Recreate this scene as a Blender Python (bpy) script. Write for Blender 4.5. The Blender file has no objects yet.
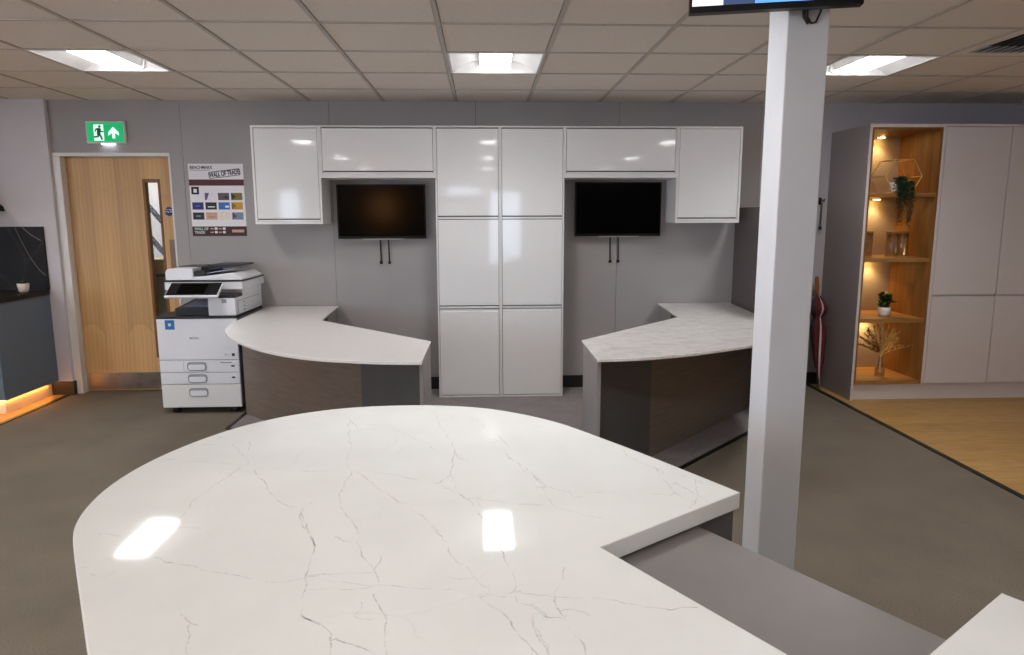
import bpy, bmesh, math, random
from mathutils import Vector, Matrix, Euler
random.seed(7)
SC = bpy.context.scene
COL = SC.collection
PI = math.pi

# ------------------------------------------------------------------ materials
def srgb(r, g, b):
    def f(c):
        c /= 255.0
        return c/12.92 if c <= 0.04045 else ((c+0.055)/1.055)**2.4
    return (f(r), f(g), f(b), 1.0)

class NT:
    def __init__(s, name):
        s.m = bpy.data.materials.new(name); s.m.use_nodes = True
        s.t = s.m.node_tree; s.t.nodes.clear()
        s.out = s.n('ShaderNodeOutputMaterial')
    def n(s, typ, **kw):
        nd = s.t.nodes.new(typ)
        for k, v in kw.items(): setattr(nd, k, v)
        return nd
    def l(s, a, b): s.t.links.new(a, b)
    def coords(s, scale=(1,1,1), rot=(0,0,0), world=True):
        mp = s.n('ShaderNodeMapping'); mp.inputs['Scale'].default_value = scale; mp.inputs['Rotation'].default_value = rot
        if world:
            g = s.n('ShaderNodeNewGeometry'); s.l(g.outputs['Position'], mp.inputs['Vector'])
        else:
            g = s.n('ShaderNodeTexCoord'); s.l(g.outputs['Object'], mp.inputs['Vector'])
        return mp.outputs['Vector']
    def noise(s, vec, scale, detail=4, rough=.55, dist=0):
        nd = s.n('ShaderNodeTexNoise'); nd.inputs['Scale'].default_value = scale
        nd.inputs['Detail'].default_value = detail; nd.inputs['Roughness'].default_value = rough; nd.inputs['Distortion'].default_value = dist
        s.l(vec, nd.inputs['Vector']); return nd.outputs['Fac']
    def ramp(s, fac, stops):
        r = s.n('ShaderNodeValToRGB'); e = r.color_ramp.elements
        while len(e) < len(stops): e.new(.5)
        for k, (p, c) in enumerate(stops): e[k].position = p; e[k].color = c
        s.l(fac, r.inputs['Fac']); return r.outputs['Color']
    def math(s, op, a, b=None, c=None):
        nd = s.n('ShaderNodeMath', operation=op)
        for k, v in enumerate((a, b, c)):
            if v is None: continue
            if isinstance(v, (int, float)): nd.inputs[k].default_value = v
            else: s.l(v, nd.inputs[k])
        return nd.outputs[0]
    def mix(s, fac, a, b):
        nd = s.n('ShaderNodeMix', data_type='RGBA')
        for k, v in (('Factor', fac), ('A', a), ('B', b)):
            sk = [i for i in nd.inputs if i.name == k and (i.type == 'RGBA' if k != 'Factor' else i.type == 'VALUE')][0]
            if isinstance(v, (int, float)): sk.default_value = v
            elif isinstance(v, tuple): sk.default_value = v
            else: s.l(v, sk)
        return [o for o in nd.outputs if o.type == 'RGBA'][0]
    def bsdf(s, color, rough=.5, metal=0, spec=.5, bump=None, bstr=.2, bdist=.002, **kw):
        b = s.n('ShaderNodeBsdfPrincipled')
        if isinstance(color, tuple): b.inputs['Base Color'].default_value = color
        else: s.l(color, b.inputs['Base Color'])
        if isinstance(rough, (int, float)): b.inputs['Roughness'].default_value = rough
        else: s.l(rough, b.inputs['Roughness'])
        b.inputs['Metallic'].default_value = metal
        b.inputs['Specular IOR Level'].default_value = spec
        for k, v in kw.items(): b.inputs[k].default_value = v
        if bump is not None:
            bp = s.n('ShaderNodeBump'); bp.inputs['Strength'].default_value = bstr; bp.inputs['Distance'].default_value = bdist
            s.l(bump, bp.inputs['Height']); s.l(bp.outputs['Normal'], b.inputs['Normal'])
        s.l(b.outputs['BSDF'], s.out.inputs['Surface'])
        return s.m

M = {}
def paint(name, rgb, rough=.5, metal=0, spec=.5, var=.04, nscale=6, bump=0, bscale=300, **kw):
    t = NT(name); c = srgb(*rgb)
    v = t.coords()
    f = t.noise(v, nscale, 3)
    lo = tuple(max(0, x*(1-var)) for x in c[:3])+(1,); hi = tuple(min(1, x*(1+var)) for x in c[:3])+(1,)
    colr = t.ramp(f, [(.3, lo), (.7, hi)])
    bp = t.noise(v, bscale, 2) if bump else None
    M[name] = t.bsdf(colr, rough, metal, spec, bp, bump or .1, .001, **kw)
    return M[name]
def emis(name, rgb, strength):
    t = NT(name); e = t.n('ShaderNodeEmission'); e.inputs['Color'].default_value = srgb(*rgb); e.inputs['Strength'].default_value = strength
    t.l(e.outputs[0], t.out.inputs['Surface']); M[name] = t.m; return t.m
def glass(name, tint=(1,1,1,1), refl=.12, rough=.02):
    t = NT(name); tr = t.n('ShaderNodeBsdfTransparent'); tr.inputs['Color'].default_value = tint
    gl = t.n('ShaderNodeBsdfGlossy'); gl.inputs['Roughness'].default_value = rough
    lw = t.n('ShaderNodeLayerWeight'); lw.inputs['Blend'].default_value = .5
    fc = t.math('MULTIPLY_ADD', t.math('POWER', lw.outputs['Facing'], 3.0), refl*4, refl*.3)
    mx = t.n('ShaderNodeMixShader'); t.l(fc, mx.inputs[0]); t.l(tr.outputs[0], mx.inputs[1]); t.l(gl.outputs[0], mx.inputs[2])
    t.l(mx.outputs[0], t.out.inputs['Surface']); M[name] = t.m; return t.m

paint('wall_grey', (166,162,161), .6, var=.03, nscale=3, bump=.06, bscale=90)
paint('light_wing', (240,239,238), .5)
paint('seam', (62,60,61), .8)
paint('wall_lilac', (212,206,210), .7, var=.02, bump=.05)
paint('wall_rear_grey', (150,148,146), .7)
paint('wall_white', (205,202,200), .7, var=.02)
paint('wall_violet_grey', (184,178,182), .7, var=.02)
paint('partition', (98,90,86), .55, var=.05, bump=.06, bscale=150)
paint('skirting_black', (34,32,33), .45)
paint('trim_black', (18,17,17), .5)
paint('gloss_white', (236,235,235), .05, spec=.5, var=.008)
paint('satin_white', (232,230,229), .3, var=.01)
paint('gap_shade_grey', (104,102,102), .6)
paint('handle_groove', (176,175,175), .35)
paint('frame_white', (226,220,214), .35, var=.02)
paint('column_white', (214,215,218), .45, var=.02, bump=.04)
paint('desk_grey', (142,136,134), .42, var=.04, nscale=12)
paint('desk_dark', (82,80,79), .45, var=.06)
paint('counter_grey', (124,119,117), .3, var=.09, nscale=5)
paint('counter_dark', (82,80,82), .42)
paint('print_white', (228,229,234), .42, var=.01)
paint('print_cream', (226,226,222), .42, var=.01)
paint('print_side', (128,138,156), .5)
paint('print_black', (24,23,24), .35)
paint('panel_black', (10,10,11), .5, spec=.2)
paint('print_grey', (150,152,158), .4)
paint('print_blue', (28,112,190), .4)
paint('paper_blue', (160,168,196), .5)
paint('screen_black', (3,3,3), .16, spec=.09)
paint('bezel_black', (9,9,9), .4, spec=.25)
paint('silver', (190,190,192), .35, metal=.7)
paint('steel', (150,142,132), .28, metal=1, var=.25, nscale=9)
paint('bronze', (120,98,84), .4, metal=.4)
paint('rubber', (20,20,21), .6)
paint('cable_black', (18,18,19), .5)
paint('kitchen_blue', (96,110,124), .45, var=.03)
paint('cashmere', (214,204,199), .5, var=.015)
paint('gap_shade_brown', (96,88,82), .6)
paint('cashmere_shaded', (134,124,121), .45, var=.02)
paint('shelf_back', (160,146,134), .55, var=.04)
paint('gold', (232,200,130), .35, metal=.6)
paint('leaf_dark', (34,62,34), .5, var=.35, nscale=40)
paint('leaf_trail', (34,60,38), .5, var=.4, nscale=50)
paint('leaf_light', (150,178,60), .5, var=.3, nscale=40)
paint('pot_white', (232,226,220), .35)
paint('pot_cream', (222,214,196), .5, bump=.2, bscale=120)
paint('straw', (244,208,138), .7, var=.3, nscale=60)
paint('seed_brown', (150,96,46), .8, var=.3, nscale=80)
paint('umb_red', (92,18,26), .7, var=.15, nscale=30)
paint('umb_white', (208,198,200), .7, var=.05)
paint('umb_navy', (38,36,52), .7)
paint('wood_handle', (150,86,42), .4, var=.2, nscale=30)
paint('sign_green', (0,158,92), .4)
paint('sign_blue', (28,46,112), .5)
paint('text_white', (240,240,240), .6)
paint('text_black', (30,26,28), .6)
paint('maroon', (84,18,30), .5)
paint('maroon_dark', (52,14,20), .5)
paint('paper', (236,234,238), .5, var=.01)
paint('vent_white', (96,92,88), .5)
paint('dark_void', (14,13,13), .8)
paint('stair_dark', (22,17,20), .6)
paint('box_green', (150,158,144), .6, var=.2, nscale=12)
paint('cardboard', (214,196,150), .7)
paint('mint', (196,220,208), .6)
for k, c in dict(card_white=(232,230,238), card_plum=(86,72,84), card_olive=(120,110,30), card_navy=(24,30,120), card_black=(26,30,28), card_blue=(44,110,186),
                 card_amber=(206,150,30), card_tan=(206,164,144), card_cream=(240,226,206), card_slate=(120,136,156), card_violet=(90,84,130), card_orange=(206,120,90)).items():
    paint(k, c, .5, var=.12, nscale=90)
emis('light_panel', (252,252,252), 11.0)
emis('sign_lamp', (230,238,255), 4.0)
emis('led_warm', (255,170,80), 22)
emis('puck_warm', (255,200,110), 40)
emis('pendant_glow', (255,170,90), 26)
emis('tv_blue', (92,150,226), .9)
emis('tv_white', (226,222,224), .9)
emis('tv_navy', (70,86,120), .6)
glass('glass_clear', (1,1,1,1), .04)
glass('glass_jar', (.90,.90,.88,1), .24, .08)
glass('glass_window', (.96,.98,1,1), .1)
t = NT('sign_green_lit')
b = t.n('ShaderNodeBsdfPrincipled'); b.inputs['Base Color'].default_value = srgb(0,160,96); b.inputs['Emission Color'].default_value = srgb(0,190,112); b.inputs['Emission Strength'].default_value = .3
t.l(b.outputs[0], t.out.inputs[0]); M['sign_green_lit'] = t.m
t = NT('sign_white_lit')
b = t.n('ShaderNodeBsdfPrincipled'); b.inputs['Base Color'].default_value = srgb(235,250,244); b.inputs['Emission Color'].default_value = srgb(215,255,238); b.inputs['Emission Strength'].default_value = .45
t.l(b.outputs[0], t.out.inputs[0]); M['sign_white_lit'] = t.m

# carpets
def carpet(name, a, b_, big=2.2, fine=700):
    t = NT(name); v = t.coords()
    f1 = t.noise(v, fine, 2, .7); f2 = t.noise(v, big, 4, .6); vv = t.coords((6,60,1), (0,0,.9)); f3 = t.noise(vv, 5, 4, .6)
    c = t.ramp(f1, [(.3, srgb(*a)), (.72, srgb(*b_))])
    k = t.math('MULTIPLY_ADD', f2, .5, .74); k2 = t.math('MULTIPLY_ADD', f3, .3, .86)
    kk = t.math('MULTIPLY', k, k2)
    vm = t.n('ShaderNodeVectorMath', operation='SCALE'); t.l(c, vm.inputs[0]); t.l(kk, vm.inputs['Scale'])
    M[name] = t.bsdf(vm.outputs[0], .95, 0, .15, f1, .5, .004)
carpet('carpet', (78,70,61), (140,129,115), fine=260)
carpet('carpet_inlay', (90,84,84), (166,158,158), 3, 240)

# ceiling tile
t = NT('ceiling_tile'); v = t.coords()
f = t.noise(v, 160, 3, .7); c = t.ramp(f, [(.3, srgb(228,219,209)), (.7, srgb(240,232,223))])
M['ceiling_tile'] = t.bsdf(c, .95, 0, .1, f, .25, .002)
paint('ceiling_bar', (196,188,180), .6)

# oak flooring: planks run along x
t = NT('oak_floor'); v = t.coords()
br = t.n('ShaderNodeTexBrick'); br.offset = .37; br.inputs['Scale'].default_value = 1
br.inputs['Brick Width'].default_value = 1.25; br.inputs['Row Height'].default_value = .19; br.inputs['Mortar Size'].default_value = .0012
br.inputs['Color1'].default_value = (0,0,0,1); br.inputs['Color2'].default_value = (1,1,1,1); br.inputs['Mortar'].default_value = (.5,.5,.5,1)
t.l(v, br.inputs['Vector'])
vv = t.coords((2.2,34,1)); g = t.noise(vv, 2.2, 6, .62, .4)
gc = t.ramp(g, [(.25, srgb(104,76,40)), (.45, srgb(166,126,70)), (.72, srgb(200,160,100))])
pc = t.ramp(br.outputs['Color'], [(0, srgb(158,120,66)), (1, srgb(198,156,96))])
c = t.mix(.35, gc, pc)
c = t.mix(br.outputs['Fac'], c, srgb(92,60,30))
M['oak_floor'] = t.bsdf(c, .42, 0, .4, g, .12, .002)

def wood(name, dark, mid, light, axis='z', rough=.45):
    t = NT(name)
    sc = {'z': (13,13,1.2), 'x': (1.6,26,26), 'y': (26,1.6,26)}[axis]
    v = t.coords(sc); g = t.noise(v, 1.5, 6, .6, .5)
    c = t.ramp(g, [(.25, srgb(*dark)), (.52, srgb(*mid)), (.78, srgb(*light))])
    M[name] = t.bsdf(c, rough, 0, .4, g, .08, .001)
wood('oak_shelf', (120,82,42), (160,114,62), (182,136,80), 'x')
wood('oak_lining', (98,62,26), (128,86,40), (150,106,56), 'z')
# door veneer: vertical book-matched leaves with arched joints
t = NT('door_veneer')
g0 = t.n('ShaderNodeNewGeometry'); sp = t.n('ShaderNodeSeparateXYZ'); t.l(g0.outputs['Position'], sp.inputs[0])
u = t.math('MULTIPLY_ADD', sp.outputs['X'], 1/.205, 17.0)
fr = t.math('FRACT', u); d = t.math('ABSOLUTE', t.math('SUBTRACT', fr, .5))
par = t.math('MODULO', t.math('FLOOR', u), 2.0)
v = t.coords((30,30,1.3)); g = t.noise(v, 1.6, 6, .6, .6)
arch = t.math('MULTIPLY', t.math('MULTIPLY', d, d), .34)
zz = t.math('ADD', sp.outputs['Z'], arch)
cat = t.n('ShaderNodeTexWave'); cat.wave_type = 'BANDS'; cat.bands_direction = 'X'; cat.inputs['Scale'].default_value = 9; cat.inputs['Distortion'].default_value = 6; cat.inputs['Detail'].default_value = 3; cat.inputs['Detail Scale'].default_value = 1.2
vv = t.coords((1,1,.16)); t.l(vv, cat.inputs['Vector'])
gm = t.math('MULTIPLY_ADD', cat.outputs['Fac'], .3, t.math('MULTIPLY', g, .7))
c = t.ramp(gm, [(.1, srgb(196,150,96)), (.5, srgb(206,162,106)), (.9, srgb(216,174,118))])
tone = t.math('MULTIPLY_ADD', par, .13, .91)
tone = t.math('MULTIPLY_ADD', t.math('COSINE', t.math('MULTIPLY', d, 6.0)), .05, tone)
for zj in (.60, 1.74):
    dz = t.math('ABSOLUTE', t.math('SUBTRACT', zz, zj))
    line = t.math('LESS_THAN', dz, .008)
    tone = t.math('MULTIPLY_ADD', line, -.06, tone)
below = t.math('LESS_THAN', zz, .60); tone = t.math('MULTIPLY_ADD', below, t.math('MULTIPLY_ADD', par, -.14, .13), tone)
vm = t.n('ShaderNodeVectorMath', operation='SCALE'); t.l(c, vm.inputs[0]); t.l(tone, vm.inputs['Scale'])
M['door_veneer'] = t.bsdf(vm.outputs[0], .42, 0, .4)

# desk laminates
def laminate(name, a, b_, rough=.4):
    t = NT(name); v = t.coords((1,1,9)); g = t.noise(v, 5, 6, .65, .3)
    M[name] = t.bsdf(t.ramp(g, [(.3, srgb(*a)), (.7, srgb(*b_))]), rough, 0, .4)
laminate('desk_brown', (106,93,82), (124,110,98))

# quartz worktop
t = NT('quartz'); v = t.coords()
w = t.n('ShaderNodeTexNoise'); w.inputs['Scale'].default_value = 2.4; w.inputs['Detail'].default_value = 6; t.l(v, w.inputs['Vector'])
vm = t.n('ShaderNodeVectorMath', operation='MULTIPLY_ADD'); t.l(w.outputs['Color'], vm.inputs[0]); vm.inputs[1].default_value = (.5,.5,.5); t.l(v, vm.inputs[2])
vo = t.n('ShaderNodeTexVoronoi'); vo.feature = 'DISTANCE_TO_EDGE'; vo.inputs['Scale'].default_value = 2.6; t.l(vm.outputs[0], vo.inputs['Vector'])
mask = t.noise(v, 3.1, 3)
vein = t.ramp(vo.outputs['Distance'], [(0, (1,1,1,1)), (.012, (0,0,0,1))])
mk = t.ramp(mask, [(.5, (0,0,0,1)), (.66, (1,1,1,1))])
k = t.math('MULTIPLY', t.math('MULTIPLY', vein, mk), .12)
cl = t.ramp(t.noise(v, 4, 5), [(.3, srgb(216,217,214)), (.7, srgb(224,225,222))])
c = t.mix(k, cl, srgb(176,170,168))
M['quartz'] = t.bsdf(c, .05, 0, .5)
t = NT('quartz_vein'); v = t.coords(); f = t.noise(v, 22, 5, .7)
c = t.ramp(f, [(.36, srgb(226,223,221)), (.68, srgb(172,167,167))])
M['quartz_vein'] = t.bsdf(c, .05, 0, .5)
t = NT('plain_quartz'); v = t.coords(); f = t.noise(v, 90, 3, .6)
M['plain_quartz'] = t.bsdf(t.ramp(f, [(.3, srgb(228,225,222)), (.7, srgb(236,233,230))]), .12, 0, .5)
t = NT('granite'); v = t.coords((1,2.2,1), (0,0,.3)); f = t.noise(v, 9, 8, .72, .8); f2 = t.noise(v, 60, 3, .7)
c = t.ramp(f, [(.24, srgb(150,148,148)), (.37, srgb(214,211,208)), (.55, srgb(235,232,228))])
c = t.mix(t.math('MULTIPLY', t.math('LESS_THAN', f2, .36), .35), c, srgb(120,116,114))
M['granite'] = t.bsdf(c, .14, 0, .5)
t = NT('black_marble'); v = t.coords((1,1,.7), (0,.5,0))
w = t.n('ShaderNodeTexNoise'); w.inputs['Scale'].default_value = 3; w.inputs['Detail'].default_value = 5; t.l(v, w.inputs['Vector'])
vm = t.n('ShaderNodeVectorMath', operation='MULTIPLY_ADD'); t.l(w.outputs['Color'], vm.inputs[0]); vm.inputs[1].default_value = (.25,.25,.25); t.l(v, vm.inputs[2])
vo = t.n('ShaderNodeTexVoronoi'); vo.feature = 'DISTANCE_TO_EDGE'; vo.inputs['Scale'].default_value = 3; t.l(vm.outputs[0], vo.inputs['Vector'])
c = t.ramp(vo.outputs['Distance'], [(0, srgb(62,54,48)), (.006, srgb(36,32,32)), (.05, srgb(28,25,26))])
M['black_marble'] = t.bsdf(c, .5, 0, .25)

# ------------------------------------------------------------------ mesh helpers
class MB:
    def __init__(s): s.bm = bmesh.new(); s.mats = []
    def mi(s, mat):
        if mat not in s.mats: s.mats.append(mat)
        return s.mats.index(mat)
    def _tag(s, faces, mat):
        if mat is None: return
        i = s.mi(mat)
        for f in faces: f.material_index = i
    def box(s, x0, x1, y0, y1, z0, z1, bev=0, mat=None, rot=None, piv=None):
        r = bmesh.ops.create_cube(s.bm, size=1)
        vs = r['verts']
        for v in vs: v.co = Vector((x0+(v.co.x+.5)*(x1-x0), y0+(v.co.y+.5)*(y1-y0), z0+(v.co.z+.5)*(z1-z0)))
        fs = set(f for v in vs for f in v.link_faces)
        if bev:
            es = list(set(e for v in vs for e in v.link_edges))
            rr = bmesh.ops.bevel(s.bm, geom=es, offset=bev, segments=2, affect='EDGES', profile=.6)
            fs = set(rr['faces']) | set(f for f in fs if f.is_valid)
            vs = list(set(v for f in fs for v in f.verts))
        if rot is not None:
            bmesh.ops.transform(s.bm, matrix=Matrix.Translation(piv) @ rot @ Matrix.Translation(-Vector(piv)), verts=vs)
        s._tag(fs, mat); return s
    def prism(s, pts, a0, a1, axis='z', bev=0, mat=None):
        """extrude polygon pts along axis; axis z: pts=(x,y); y: (x,z); x: (y,z)"""
        def P(p, a): return {'z': (p[0],p[1],a), 'y': (p[0],a,p[1]), 'x': (a,p[0],p[1])}[axis]
        lo = [s.bm.verts.new(P(p, a0)) for p in pts]; hi = [s.bm.verts.new(P(p, a1)) for p in pts]
        n = len(pts); fs = [s.bm.faces.new(lo[::-1]), s.bm.faces.new(hi)]
        for i in range(n): fs.append(s.bm.faces.new((lo[i], lo[(i+1)%n], hi[(i+1)%n], hi[i])))
        bmesh.ops.recalc_face_normals(s.bm, faces=fs)
        if bev:
            es = list(set(list(fs[0].edges)+list(fs[1].edges)))
            rr = bmesh.ops.bevel(s.bm, geom=es, offset=bev, segments=2, affect='EDGES', profile=.6)
            fs = [f for f in fs if f.is_valid]+list(rr['faces'])
        s._tag(fs, mat); return s
    def tube(s, path, r, seg=8, mat=None, closed=False):
        path = [Vector(p) for p in path]; n = len(path); rings = []
        rad = r if isinstance(r, (list, tuple)) else [r]*n
        up = None
        for i, p in enumerate(path):
            a = path[i-1] if (i > 0 or closed) else p; b_ = path[(i+1)%n] if (i < n-1 or closed) else p
            t_ = (b_-a).normalized() if (b_-a).length > 1e-9 else Vector((0,0,1))
            if up is None:
                up = Vector((0,0,1)) if abs(t_.z) < .9 else Vector((1,0,0))
            sx = t_.cross(up)
            if sx.length < 1e-5: sx = t_.cross(Vector((0,1,.1)))
            sx.normalize(); sy = sx.cross(t_).normalized(); up = sy
            rings.append([s.bm.verts.new(p+(sx*math.cos(2*PI*k/seg)+sy*math.sin(2*PI*k/seg))*rad[i]) for k in range(seg)])
        fs = []
        rng = n if closed else n-1
        for i in range(rng):
            A, B = rings[i], rings[(i+1)%n]
            for k in range(seg): fs.append(s.bm.faces.new((A[k], A[(k+1)%seg], B[(k+1)%seg], B[k])))
        if not closed: fs += [s.bm.faces.new(rings[0][::-1]), s.bm.faces.new(rings[-1])]
        for f in fs: f.smooth = True
        bmesh.ops.recalc_face_normals(s.bm, faces=fs)
        s._tag(fs, mat); return s
    def lathe(s, prof, c, seg=24, mat=None, cap=True):
        rings = []; c = Vector(c)
        for r, z in prof: rings.append([s.bm.verts.new(c+Vector((r*math.cos(2*PI*k/seg), r*math.sin(2*PI*k/seg), z))) for k in range(seg)])
        fs = []
        for A, B in zip(rings, rings[1:]):
            for k in range(seg): fs.append(s.bm.faces.new((A[k], A[(k+1)%seg], B[(k+1)%seg], B[k])))
        for f in fs: f.smooth = True
        if cap: fs += [s.bm.faces.new(rings[0][::-1]), s.bm.faces.new(rings[-1])]
        bmesh.ops.recalc_face_normals(s.bm, faces=fs)
        s._tag(fs, mat); return s
    def leaf(s, p, d, ln, w, mat=None, cup=.25):
        p = Vector(p); d = Vector(d).normalized(); sd = d.cross(Vector((random.uniform(-.3,.3), random.uniform(-.3,.3), 1)))
        if sd.length < 1e-4: sd = Vector((1,0,0))
        sd.normalize(); nn = sd.cross(d).normalized()
        a = p; m1 = p+d*ln*.45; e = p+d*ln - nn*ln*.12; th = nn*w*.08
        L = m1+sd*w/2+nn*w*cup; R = m1-sd*w/2+nn*w*cup
        top = [s.bm.verts.new(q) for q in (a, R, e, L, m1+th)]; bot = s.bm.verts.new(m1-th*1.5)
        fs = []
        A, R_, E_, L_, C_ = top
        for q in ((A,R_,C_), (R_,E_,C_), (E_,L_,C_), (L_,A,C_), (R_,A,bot), (E_,R_,bot), (L_,E_,bot), (A,L_,bot)): fs.append(s.bm.faces.new(q))
        s._tag(fs, mat); return s
    def quad(s, pts, mat=None):
        f = s.bm.faces.new([s.bm.verts.new(p) for p in pts]); s._tag([f], mat); return s
    def build(s, name, mat=None, parent=None, smooth=None):
        me = bpy.data.meshes.new(name)
        if mat is not None and not s.mats: s.mats = [mat]
        s.bm.to_mesh(me); s.bm.free()
        for k in s.mats: me.materials.append(M[k])
        if smooth:
            for p in me.polygons: p.use_smooth = True
        o = bpy.data.objects.new(name, me); COL.objects.link(o)
        if parent is not None: o.parent = parent; o.matrix_parent_inverse = Matrix.Translation(parent.location).inverted() if False else Matrix.Identity(4); o.location = -parent.location if parent.location.length else (0,0,0)
        return o

def tag(o, label=None, cat=None, group=None, kind=None):
    if label: o['label'] = label
    if cat: o['category'] = cat
    if group: o['group'] = group
    if kind: o['kind'] = kind
    return o
def thing(name, label, cat, group=None, loc=(0,0,0)):
    """Empty at the thing's base; meshes are written in world space, so children get the inverse offset."""
    o = bpy.data.objects.new(name, None); COL.objects.link(o); o.location = loc; o.empty_display_size = .1
    return tag(o, label, cat, group)
def struct(name, mb, mat=None):
    return tag(mb.build(name, mat), kind='structure')
def sub(mb, name, mat, parent):
    """sub-part under a part mesh (part origin sits at -thing.loc, in thing space)"""
    me_o = mb.build(name, mat); me_o.parent = parent; me_o.matrix_parent_inverse = Matrix.Identity(4); me_o.location = (0,0,0); return me_o
def copy_thing(o, delta, label, group=None):
    c = o.copy(); COL.objects.link(c); c.location = o.location+Vector(delta); c['label'] = label
    if group: c['group'] = group
    for ch in list(o.children):
        k = ch.copy(); COL.objects.link(k); k.parent = c; k.matrix_parent_inverse = ch.matrix_parent_inverse.copy()
        for g in list(ch.children):
            q = g.copy(); COL.objects.link(q); q.parent = k; q.matrix_parent_inverse = g.matrix_parent_inverse.copy()
    return c
def text(name, body, origin, size, mat, parent, rot=(PI/2,0,0), align='LEFT', extrude=.0006, xs=1.0, bold=0.0):
    cu = bpy.data.curves.new(name, 'FONT'); cu.body = body; cu.size = size; cu.extrude = extrude; cu.align_x = align; cu.align_y = 'CENTER'; cu.offset = bold
    ob = bpy.data.objects.new(name+'_tmp', cu); COL.objects.link(ob)
    dg = bpy.context.evaluated_depsgraph_get(); dg.update()
    me = bpy.data.meshes.new_from_object(ob.evaluated_get(dg))
    bpy.data.objects.remove(ob); bpy.data.curves.remove(cu)
    me.transform(Matrix.Translation(origin) @ Euler(rot).to_matrix().to_4x4() @ Matrix.Diagonal((xs,1,1,1)))
    me.materials.clear(); me.materials.append(M[mat])
    o = bpy.data.objects.new(name, me); COL.objects.link(o)
    if parent is not None:
        o.parent = parent
        if parent.type == 'EMPTY': o.location = -parent.location
    return o
def rrect(cx, cy, w, h, r, n=6):
    pts = []
    for qx, qy, a0 in ((1,1,0), (-1,1,90), (-1,-1,180), (1,-1,270)):
        for k in range(n+1):
            a = math.radians(a0+90*k/n); pts.append((cx+qx*(w/2-r)+r*math.cos(a), cy+qy*(h/2-r)+r*math.sin(a)))
    return pts

CE = 2.451           # ceiling height
CAM_Z = 1.498
GX, GY = -0.8123, 3.6524   # ceiling grid origin (0.6 m module)

# ------------------------------------------------------------------ camera
F_PX, PITCH, YAW, ROLL = 692.38, .1576, .0414, -.0028
cam = bpy.data.cameras.new('camera'); co = bpy.data.objects.new('camera', cam); COL.objects.link(co)
cam.sensor_fit = 'HORIZONTAL'; cam.sensor_width = 36; cam.lens = F_PX/1024*36; cam.clip_start = .05
co.location = (0,0,CAM_Z)
fw = Vector((math.sin(YAW)*math.cos(PITCH), math.cos(YAW)*math.cos(PITCH), -math.sin(PITCH)))
rt = fw.cross(Vector((0,0,1))).normalized(); up = rt.cross(fw)
R0 = Matrix((rt, up, -fw)).transposed()
R0 = R0 @ Matrix.Rotation(-ROLL, 3, 'Z').inverted()
co.rotation_euler = R0.to_euler()
SC.camera = co

# ------------------------------------------------------------------ shell
XL, XR, YR = -6.2, 5.6, -7.0
struct('floor', MB().box(XL, XR, YR, 8.6, -.06, 0), 'carpet')
# oak boards to the right of the black trim, and under the kitchen on the left
struct('floor_right', MB().prism([(2.905,5.985), (2.885,3.4), (2.86,YR+.3), (XR,YR+.3), (XR,5.985)], .0003, .004), 'oak_floor')
struct('trim_1', MB().prism([(2.895,5.985), (2.875,3.4), (2.85,YR+.3), (2.885,YR+.3), (2.91,3.4), (2.93,5.985)], .0005, .007), 'trim_black')
struct('floor_left', MB().prism([(XL,5.95), (XL,2.2), (-3.58,2.2), (-3.58,5.95)], .0003, .004), 'oak_floor')
struct('trim_2', MB().box(-3.59, -3.555, 2.2, 5.936, .0005, .007), 'trim_black')
inl = [(-1.85,5.985), (-1.85,4.90), (-.90,3.965), (-.52,3.6), (.80,3.6), (1.20,3.965), (2.14,4.90), (2.14,5.985)]
struct('floor_inlay', MB().prism(inl, .0003, .003), 'carpet_inlay')
def strip(pts, w, z0, z1):
    m = MB()
    for a, b_ in zip(pts, pts[1:]):
        a = Vector(a); b_ = Vector(b_); d = (b_-a).normalized(); n = Vector((-d.y, d.x))*w/2; a -= d*w*.2; b_ += d*w*.2
        m.prism([tuple(a+n), tuple(a-n), tuple(b_-n), tuple(b_+n)], z0, z1)
    return m
struct('trim_3', strip(inl, .028, .0005, .006), 'trim_black')

# back wall: grey laminate panels, 1.22 m wide, with 3 mm seams; door opening at left
DX0, DX1, DZ = -3.468, -2.597, 2.005
wb = MB()
wb.box(DX1+.016, 3.0, 6.006, 6.16, 0, CE+.1, mat='seam')
wb.box(-3.533, DX0-.005, 6.006, 6.16, 0, CE+.1, mat='seam'); wb.box(-3.533, DX1+.06, 6.006, 6.16, DZ+.03, CE+.1, mat='seam')
seams = [-2.478, -1.264, -.053, 1.16, 2.382]
xs = [DX1+.0145]+seams
for a, b_ in zip(xs, xs[1:]): wb.box((a if a == xs[0] else a+.0015), b_-.0015, 6.0, 6.006, 0, CE+.05, mat='wall_grey')
wb.box(-3.533, DX1+.0145, 6.0, 6.006, DZ+.03, CE+.05, mat='wall_grey')
struct('wall_back', wb)
struct('wall_back_right', MB().box(2.3835, XR, 6.0, 6.006, 0, CE+.05).box(3.0, XR, 6.006, 6.16, 0, CE+.1), 'wall_violet_grey')
struct('wall_back_left', MB().box(XL, -3.533, 5.955, 6.16, 0, CE+.1), 'wall_lilac')
wl = MB(); ys_ = [YR, -5.6, -3.4, -2.9, -.7, -.2, 2.0, 6.16]
for k in range(0, 8, 2): wl.box(XL-.15, XL, ys_[k], ys_[k+1], 0, CE+.1)
for k in (1, 3, 5): wl.box(XL-.15, XL, ys_[k], ys_[k+1], 0, .7); wl.box(XL-.15, XL, ys_[k], ys_[k+1], 2.35, CE+.1)
struct('wall_left', wl, 'wall_white')
struct('wall_right', MB().box(XR, XR+.15, YR, 6.16, 0, CE+.1), 'wall_white')
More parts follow.
